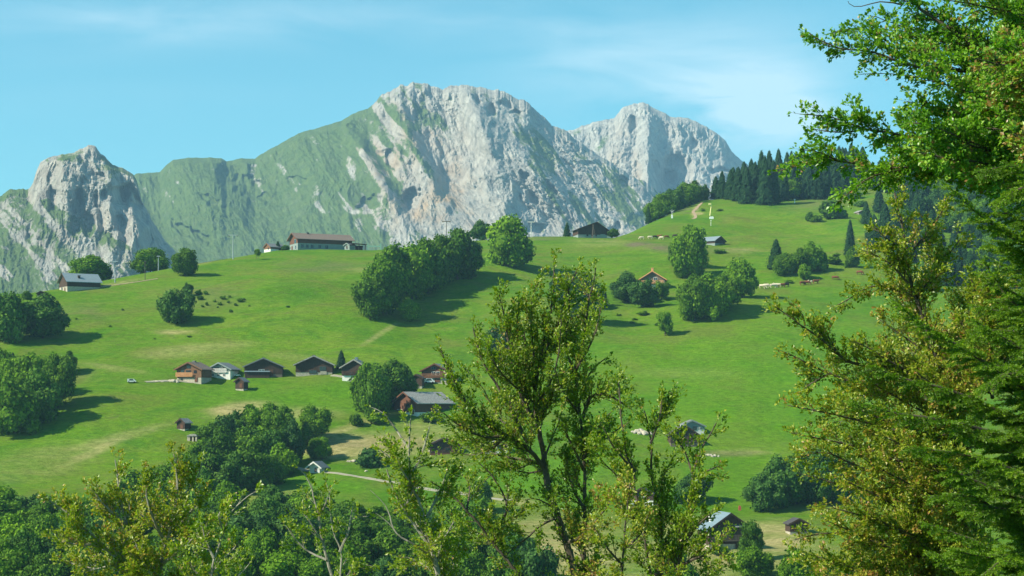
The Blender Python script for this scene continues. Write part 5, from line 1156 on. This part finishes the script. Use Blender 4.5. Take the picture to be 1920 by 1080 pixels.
t.limb([(310, 1015, 0), (345, 975, .3), (370, 940, .4), (385, 915, .4)], 3.5, 1, L0=.45, shoots=.08)
t.limb([(300, 1060, 0), (350, 1020, -.4), (385, 985, -.5)], 3.5, 1, L0=.5, shoots=.075)
t.limb([(298, 1100, 0), (270, 1060, -.6), (255, 1020, -.7)], 3.5, 1, L0=.5, shoots=.07)
t.limb([(300, 1140, 0), (350, 1090, .4), (380, 1060, .4)], 3.5, 1, L0=.5, shoots=.07)
t.limb([(260, 1150, 0), (230, 1110, .4), (180, 1085, .4)], 3.5, 1, L0=.5, shoots=.07)
NL += t.finish('beech_tree', 'dense yellow-green beech at the bottom left of the foreground', 'leaf_bronze', 'bark_pale')
t = Grow(30, 107, 0.064, tone=(.50, .20), up=.8)
t.limb([(390, 1740), (392, 1180), (395, 1075), (402, 1040), (418, 995), (432, 960), (455, 938), (474, 925)], 8, 1, start=.5, L0=.42, shoots=.085)
t.limb([(402, 1045), (385, 1010), (378, 980)], 3, .8, L0=.36, shoots=.08)
t.limb([(395, 1075), (420, 1050, .3), (440, 1030, .3), (452, 1010, .3)], 3, .8, L0=.36, shoots=.085)
t.limb([(418, 995, 0), (410, 965, -.2), (422, 940, -.2)], 2.6, .8, L0=.34, shoots=.08)
t.limb([(394, 1110), (360, 1060, .3), (345, 1030, .3)], 3, .8, L0=.4, shoots=.08)
t.limb([(393, 1140), (440, 1090, -.3), (465, 1060, -.3)], 3, .8, L0=.36, shoots=.085)
NL += t.finish('beech_tree', 'smaller leaning beech with pale forks right of the dense bottom left one', 'leaf_beech', 'bark_pale')
# big beech whose branches hang in from the upper right
t = Grow(22.5, 108, .056, tone=(.46, .22), up=.15, dens=.56, lng=1.2, per=.35)
t.limb([(2010, 2200), (2000, 1400), (1990, 700), (1975, 350), (1962, 150), (1950, -60), (1930, -260)], 30, 12, leafy=False)
t.limb([(1965, 240), (1880, 130), (1807, 73), (1745, 30), (1690, -15), (1650, -30)], 10, 1.5, L0=.42, shoots=.055)
t.limb([(1880, 135, 0), (1810, 130, -.3), (1750, 125, -.5), (1690, 114, -.6), (1640, 97, -.6), (1570, 88, -.6), (1514, 60, -.6)], 5, .8, L0=.30, shoots=.055, start=.1)
t.limb([(1700, 112, -.5), (1650, 70, -.3), (1600, 55, -.3), (1560, 62, -.3)], 2.5, .7, L0=.24, shoots=.05)
t.limb([(1780, 128, -.4), (1720, 70, .3), (1660, 40, .5), (1630, 30, .5)], 3, .7, L0=.30, shoots=.05)
t.limb([(1690, 10, 0), (1650, 5, 0), (1600, 12, 0), (1590, 2, 0)], 1.6, .5, leafy=False)
t.limb([(1750, 150, 0), (1690, 140, .3), (1640, 135, .3), (1612, 140, .3)], 1.6, .5, L0=.10, shoots=.10, start=.55)
t.limb([(1970, 330, 0), (1860, 290, -.4), (1760, 265, -.6), (1680, 255, -.7), (1620, 245, -.8), (1560, 222, -.8), (1500, 214, -.8)], 6, .8, L0=.34, shoots=.05, start=.1)
t.limb([(1640, 250, -.8), (1615, 225, -.8), (1597, 190, -.8)], 2.4, .7, L0=.20, shoots=.055)
t.limb([(1620, 245, -.8), (1570, 250, -.6), (1520, 240, -.6)], 2, .7, L0=.22, shoots=.055)
t.limb([(1972, 400, 0), (1880, 335, .3), (1800, 318, .4), (1720, 316, .5), (1640, 312, .5), (1560, 300, .5), (1505, 310, .5), (1458, 322, .5)], 6, .8, L0=.30, shoots=.05, start=.1)
t.limb([(1570, 300, .5), (1530, 285, .3), (1500, 280, .3)], 2, .7, L0=.22, shoots=.055)
t.limb([(1740, 318, .5), (1670, 325, .2), (1620, 340, 0), (1590, 362, 0), (1568, 382, 0)], 3, .8, L0=.26, shoots=.055)
rr_ = random.Random(9)
for (x1, y1, n_) in [(1700, 190, 0), (1710, 230, 0), (1690, 290, 0), (1760, 60, 0), (1780, 0, 0), (1700, 60, 0), (1820, 200, 0), (1660, 270, 0), (1730, 150, 0), (1840, 20, 0), (1860, 90, 0), (1880, 180, 0), (1800, 250, 0), (1720, 285, 0), (1760, 205, 0), (1790, 300, 0), (1850, 240, 0), (1900, 30, 0), (1700, 215, 0), (1745, 250, 0), (1780, 165, 0), (1690, 300, 0), (1810, -20, 0), (1850, 290, 0)]:
    d0 = rr_.uniform(-1.8, 1.8); ys = y1 + rr_.uniform(30, 110)
    t.limb([(1970, ys, d0 * .3), ((1970 + x1) / 2 + 20, (ys + y1) / 2 + rr_.uniform(-10, 20), d0 * .8), (x1 + 40, y1 + 8, d0), (x1, y1, d0)], 4.5, .8, L0=.36, shoots=.052, start=.05, tone=.44 + rr_.uniform(-.16, .22))
for (x1, y1) in [(1830, 110), (1850, 160), (1900, 130), (1880, 70), (1900, 250)]:
    d0 = rr_.uniform(-2.2, -1.2); t.limb([(1990, y1 + 60, d0), (1930, y1 + 25, d0), (x1, y1, d0)], 4, .8, L0=.34, shoots=.05, tone=.82)
NL += t.finish('beech_tree', 'big fresh green beech whose branches hang in from the upper right corner', 'leaf_green', 'bark')
# bronzed beech filling the right side
t = Grow(25, 109, .050, tone=(.50, .22), up=.6, dens=.66, lng=1.25, per=.4)
t.limb([(1850, 2100), (1845, 1500), (1830, 1150), (1800, 900), (1780, 740), (1740, 620), (1712, 540), (1700, 470), (1690, 410), (1678, 362)], 22, 1.2, start=.5, L0=.5, shoots=.06)
t.limb([(1705, 480, 0), (1735, 440, .2), (1765, 400, .3), (1780, 374, .3)], 3, .8, L0=.30, shoots=.055)
t.limb([(1700, 470, 0), (1660, 445, -.3), (1640, 425, -.3)], 2.6, .8, L0=.26, shoots=.055)
t.limb([(1712, 540, 0), (1665, 490, -.2), (1620, 470, -.2)], 3, .8, L0=.34, shoots=.055)
t.limb([(1740, 620, 0), (1700, 560, .3), (1640, 535, .4), (1590, 560, .4), (1570, 572, .4)], 4, .8, L0=.36, shoots=.055)
t.limb([(1720, 560, 0), (1760, 500, .4), (1800, 450, .5)], 4, .8, L0=.4, shoots=.055)
t.limb([(1780, 740, 0), (1690, 690, -.3), (1600, 680, -.6), (1540, 635, -.8), (1490, 600, -.9), (1450, 573, -.9)], 6, .8, L0=.34, shoots=.055, start=.1)
t.limb([(1510, 612, -.9), (1505, 590, -.9), (1482, 568, -.9)], 2, .7, L0=.16, shoots=.06)
t.limb([(1570, 660, -.7), (1545, 615, -.6), (1530, 592, -.6)], 2.4, .7, L0=.22, shoots=.055)
t.limb([(1770, 760, 0), (1680, 740, .3), (1600, 715, .3), (1540, 690, .3), (1470, 660, .3)], 5, .8, L0=.32, shoots=.055, start=.1)
t.limb([(1790, 830, 0), (1700, 810, -.3), (1620, 790, -.3), (1550, 775, -.4), (1474, 760, -.4)], 5, .8, L0=.34, shoots=.055, start=.1)
t.limb([(1800, 900, 0), (1700, 870, .4), (1600, 835, .5), (1540, 825, .5), (1485, 812, .5)], 5, .8, L0=.36, shoots=.055, start=.1)
t.limb([(1560, 700, .3), (1520, 720, .3), (1495, 740, .3)], 2, .7, L0=.25, shoots=.055)
t.limb([(1810, 960, 0), (1720, 930, -.3), (1620, 880, -.3), (1550, 850, -.3), (1492, 858, -.3)], 5, .8, L0=.34, shoots=.055, start=.1)
t.limb([(1815, 1000, 0), (1740, 960, .2), (1640, 930, .3), (1560, 905, .3), (1505, 890, .3)], 5, .8, L0=.32, shoots=.055, start=.1)
t.limb([(1825, 1080, 0), (1740, 1040, -.4), (1640, 1010, -.6), (1560, 1000, -.6), (1490, 1012, -.6)], 5, .8, L0=.38, shoots=.052, start=.1)
t.limb([(1830, 1150, 0), (1740, 1100, .2), (1640, 1070, .3), (1560, 1055, .3), (1500, 1050, .3)], 5, .8, L0=.40, shoots=.052, start=.1)
for (x1, y1) in [(1650, 600), (1600, 640), (1680, 650), (1640, 720), (1590, 760), (1560, 800), (1660, 820), (1700, 600), (1720, 700), (1620, 860), (1580, 900), (1660, 920), (1560, 950), (1620, 960), (1700, 980), (1540, 970), (1600, 1030), (1680, 1050), (1740, 860), (1780, 560), (1820, 520), (1860, 560), (1840, 620), (1800, 600), (1900, 600), (1880, 520), (1870, 670), (1760, 640), (1560, 740), (1520, 1040), (1550, 1080), (1610, 1090), (1900, 640), (1830, 570)]:
    d0 = rr_.uniform(-1.6, 1.6); ys = y1 + rr_.uniform(60, 150); xs = 1800 + (40 if x1 < 1800 else 60)
    t.limb([(xs, ys, d0 * .3), ((xs + x1) / 2, (ys + y1) / 2 + rr_.uniform(-10, 15), d0 * .8), (x1, y1, d0)], 4, .8, L0=.40, shoots=.052, start=.05, tone=.55 + rr_.uniform(-.2, .2))
NL += t.finish('beech_tree', 'bronzed yellow-leaved beech filling the right side behind the spruce boughs', 'leaf_bronze', 'bark')
# spruce at the right edge
class Spruce(Grow):
    def bough(s, pts, r0=6, L=.55, sp=.045, tone=.45):
        C = [s.P(p) for p in pts]; Q = []
        for i in range(len(C) - 1):
            m = max(2, int(np.linalg.norm(C[i + 1] - C[i]) / .06))
            for j in range(m): Q.append(C[i] + (C[i + 1] - C[i]) * j / m)
        Q.append(C[-1]); Q = np.array(Q); n = len(Q); ss = s.D / F
        k = max(1, n // 8); s.mb.tube(Q[::k] if (n - 1) % k == 0 else np.vstack([Q[::k], Q[-1:]]), list(np.linspace(r0 * ss, .6 * ss, len(Q[::k]) + (0 if (n - 1) % k == 0 else 1))), 5)
        x = 0.0; seg = np.linalg.norm(Q[-1] - Q[0])
        acc = 0
        for i in range(1, n):
            acc += np.linalg.norm(Q[i] - Q[i - 1]); f = i / n
            if acc < sp: continue
            acc = 0; d = Q[i] - Q[i - 1]; d /= np.linalg.norm(d)
            hs = np.cross(d, [0, 0, 1.0]); hs /= np.linalg.norm(hs)
            for sg in (-1, 1):
                e = d * s.r.uniform(.7, 1.0) + hs * sg * s.r.uniform(.5, 1.0) + np.array([0, 0, s.r.uniform(-.55, .15)])
                s.spray(Q[i], e / np.linalg.norm(e), L * (1.05 - .7 * f) * s.r.uniform(.6, 1.15), tone + s.r.normal(0, .08), 0)
        s.spray(Q[-1], d, .16, tone + .15, 1)
    def spray(s, p, d, ln, tone, lev):
        n = max(3, int(ln / .012)); q = p.copy(); pts = [p]
        for i in range(n):
            d = d + np.array([0, 0, -.012]) + s.r.normal(0, .02, 3); d /= np.linalg.norm(d); q = q + d * ln / n; pts.append(q)
            tip = .22 if i > n * .75 else 0
            for _ in range(3):
                v = s.r.normal(size=3); v -= d * v.dot(d); v /= np.linalg.norm(v); e = d * .75 + v * .75 + np.array([0, 0, .15]); e /= np.linalg.norm(e)
                s.LP.append(q); s.LD.append(e); s.LT.append(tone + tip); s.LS.append(s.leaf * s.r.uniform(.75, 1.15))
            if lev == 0 and i > 2 and i % 4 == 0 and ln > .12:
                hs = np.cross(d, [0, 0, 1.0]); hs /= np.linalg.norm(hs); sg = 1 if (i // 6) % 2 else -1
                e = d * .9 + hs * sg * .8 + np.array([0, 0, s.r.uniform(-.3, .05)]); s.spray(q, e / np.linalg.norm(e), ln * .42 * (1.2 - i / n), tone, 1)
        s.mb.tube([pts[0], pts[len(pts) // 2], pts[-1]], [.003, .002, .001], 3)
t = Spruce(20.5, 110, .034, tone=(.42, .12), needles=True)
t.limb([(2030, 2100), (2025, 1300), (2020, 700), (2015, 300), (2012, 60)], 24, 10, leafy=False)
for i, b in enumerate([[(2020, 560, 0), (1930, 465, -.3), (1850, 415, -.4), (1780, 352, -.5)], [(2018, 420, 0), (1960, 350, -.3), (1900, 310, -.3), (1850, 318, -.3)], [(2018, 520, 0), (1950, 430, .3), (1890, 400, .4), (1850, 400, .4)],
          [(2020, 800, 0), (1900, 712, -.4), (1800, 650, -.6), (1740, 615, -.6), (1690, 578, -.6)], [(2020, 860, 0), (1900, 780, -.2), (1780, 730, -.3), (1700, 712, -.3), (1640, 690, -.3)],
          [(2020, 900, 0), (1900, 820, -.5), (1760, 785, -.7), (1680, 775, -.7), (1612, 757, -.7)], [(2020, 760, 0), (1930, 660, .3), (1860, 620, .3), (1800, 640, .3)],
          [(2020, 960, 0), (1900, 880, -.2), (1800, 850, -.3), (1720, 840, -.3)], [(2020, 1020, 0), (1900, 930, -.6), (1800, 890, -.7), (1740, 850, -.7)], [(2020, 1080, 0), (1900, 980, 0), (1830, 930, 0), (1760, 930, 0)],
          [(2020, 1140, 0), (1900, 1050, -.5), (1820, 1010, -.6), (1750, 985, -.6)], [(2020, 1200, 0), (1920, 1110, 0), (1830, 1060, 0), (1760, 1040, 0)], [(2020, 700, 0), (1950, 600, -.4), (1890, 560, -.5), (1850, 500, -.5)],
          [(2020, 620, 0), (1960, 530, .1), (1900, 480, .2), (1860, 460, .2)], [(2020, 820, 0), (1960, 720, -.8), (1900, 690, -.9), (1850, 720, -.9)], [(2020, 900, 0), (1950, 840, .6), (1880, 780, .7), (1820, 760, .8)],
          [(2020, 1000, 0), (1950, 900, -1), (1900, 880, -1), (1850, 860, -1)], [(2020, 1100, 0), (1950, 1000, .6), (1880, 960, .7), (1820, 960, .7)], [(2020, 1180, 0), (1950, 1080, -1), (1890, 1040, -1), (1840, 1080, -1)], [(2020, 460, 0), (1970, 360, -.7), (1920, 350, -.8), (1880, 370, -.8)]]):
    t.bough(b, 6, .54 if i not in (0,) else .42, .05, .42 + rr_.uniform(-.12, .18))
for k in range(20):
    y1 = 430 + k * 34 + rr_.uniform(-10, 10); x1 = rr_.uniform(1790, 1870) if y1 > 560 else rr_.uniform(1850, 1890); d0 = rr_.uniform(.3, 2.2) * (1 if k % 3 else -.5)
    t.bough([(2022, y1 + 150, d0 * .2), (1960, y1 + 60, d0 * .7), (1910, y1 + 22, d0), (x1, y1 + rr_.uniform(-25, 25), d0)], 5, .50, .055, .36 + rr_.uniform(-.14, .2))
NL += t.finish('spruce_tree', 'dark spruce at the right edge with boughs reaching left across the bronzed beech', 'needle', 'bark', 'conifer')
print('foreground leaves', NL)

# ---------------------------------------------------------------- haze
hz = MB(); hz.box(-7500, 7500, -70, 8200, -96, 1150)
hm = bpy.data.materials.new('valley_haze'); hm.use_nodes = True
hn = hm.node_tree.nodes; hn.remove(hn['Principled BSDF'])
pv = hn.new('ShaderNodeVolumePrincipled'); pv.inputs['Color'].default_value = (.40, .72, 1.0, 1); pv.inputs['Density'].default_value = 0.84e-4
pv.inputs['Anisotropy'].default_value = 0.0
hm.node_tree.links.new(pv.outputs[0], hn['Material Output'].inputs['Volume'])
hz.build('haze', hm, kind='stuff')
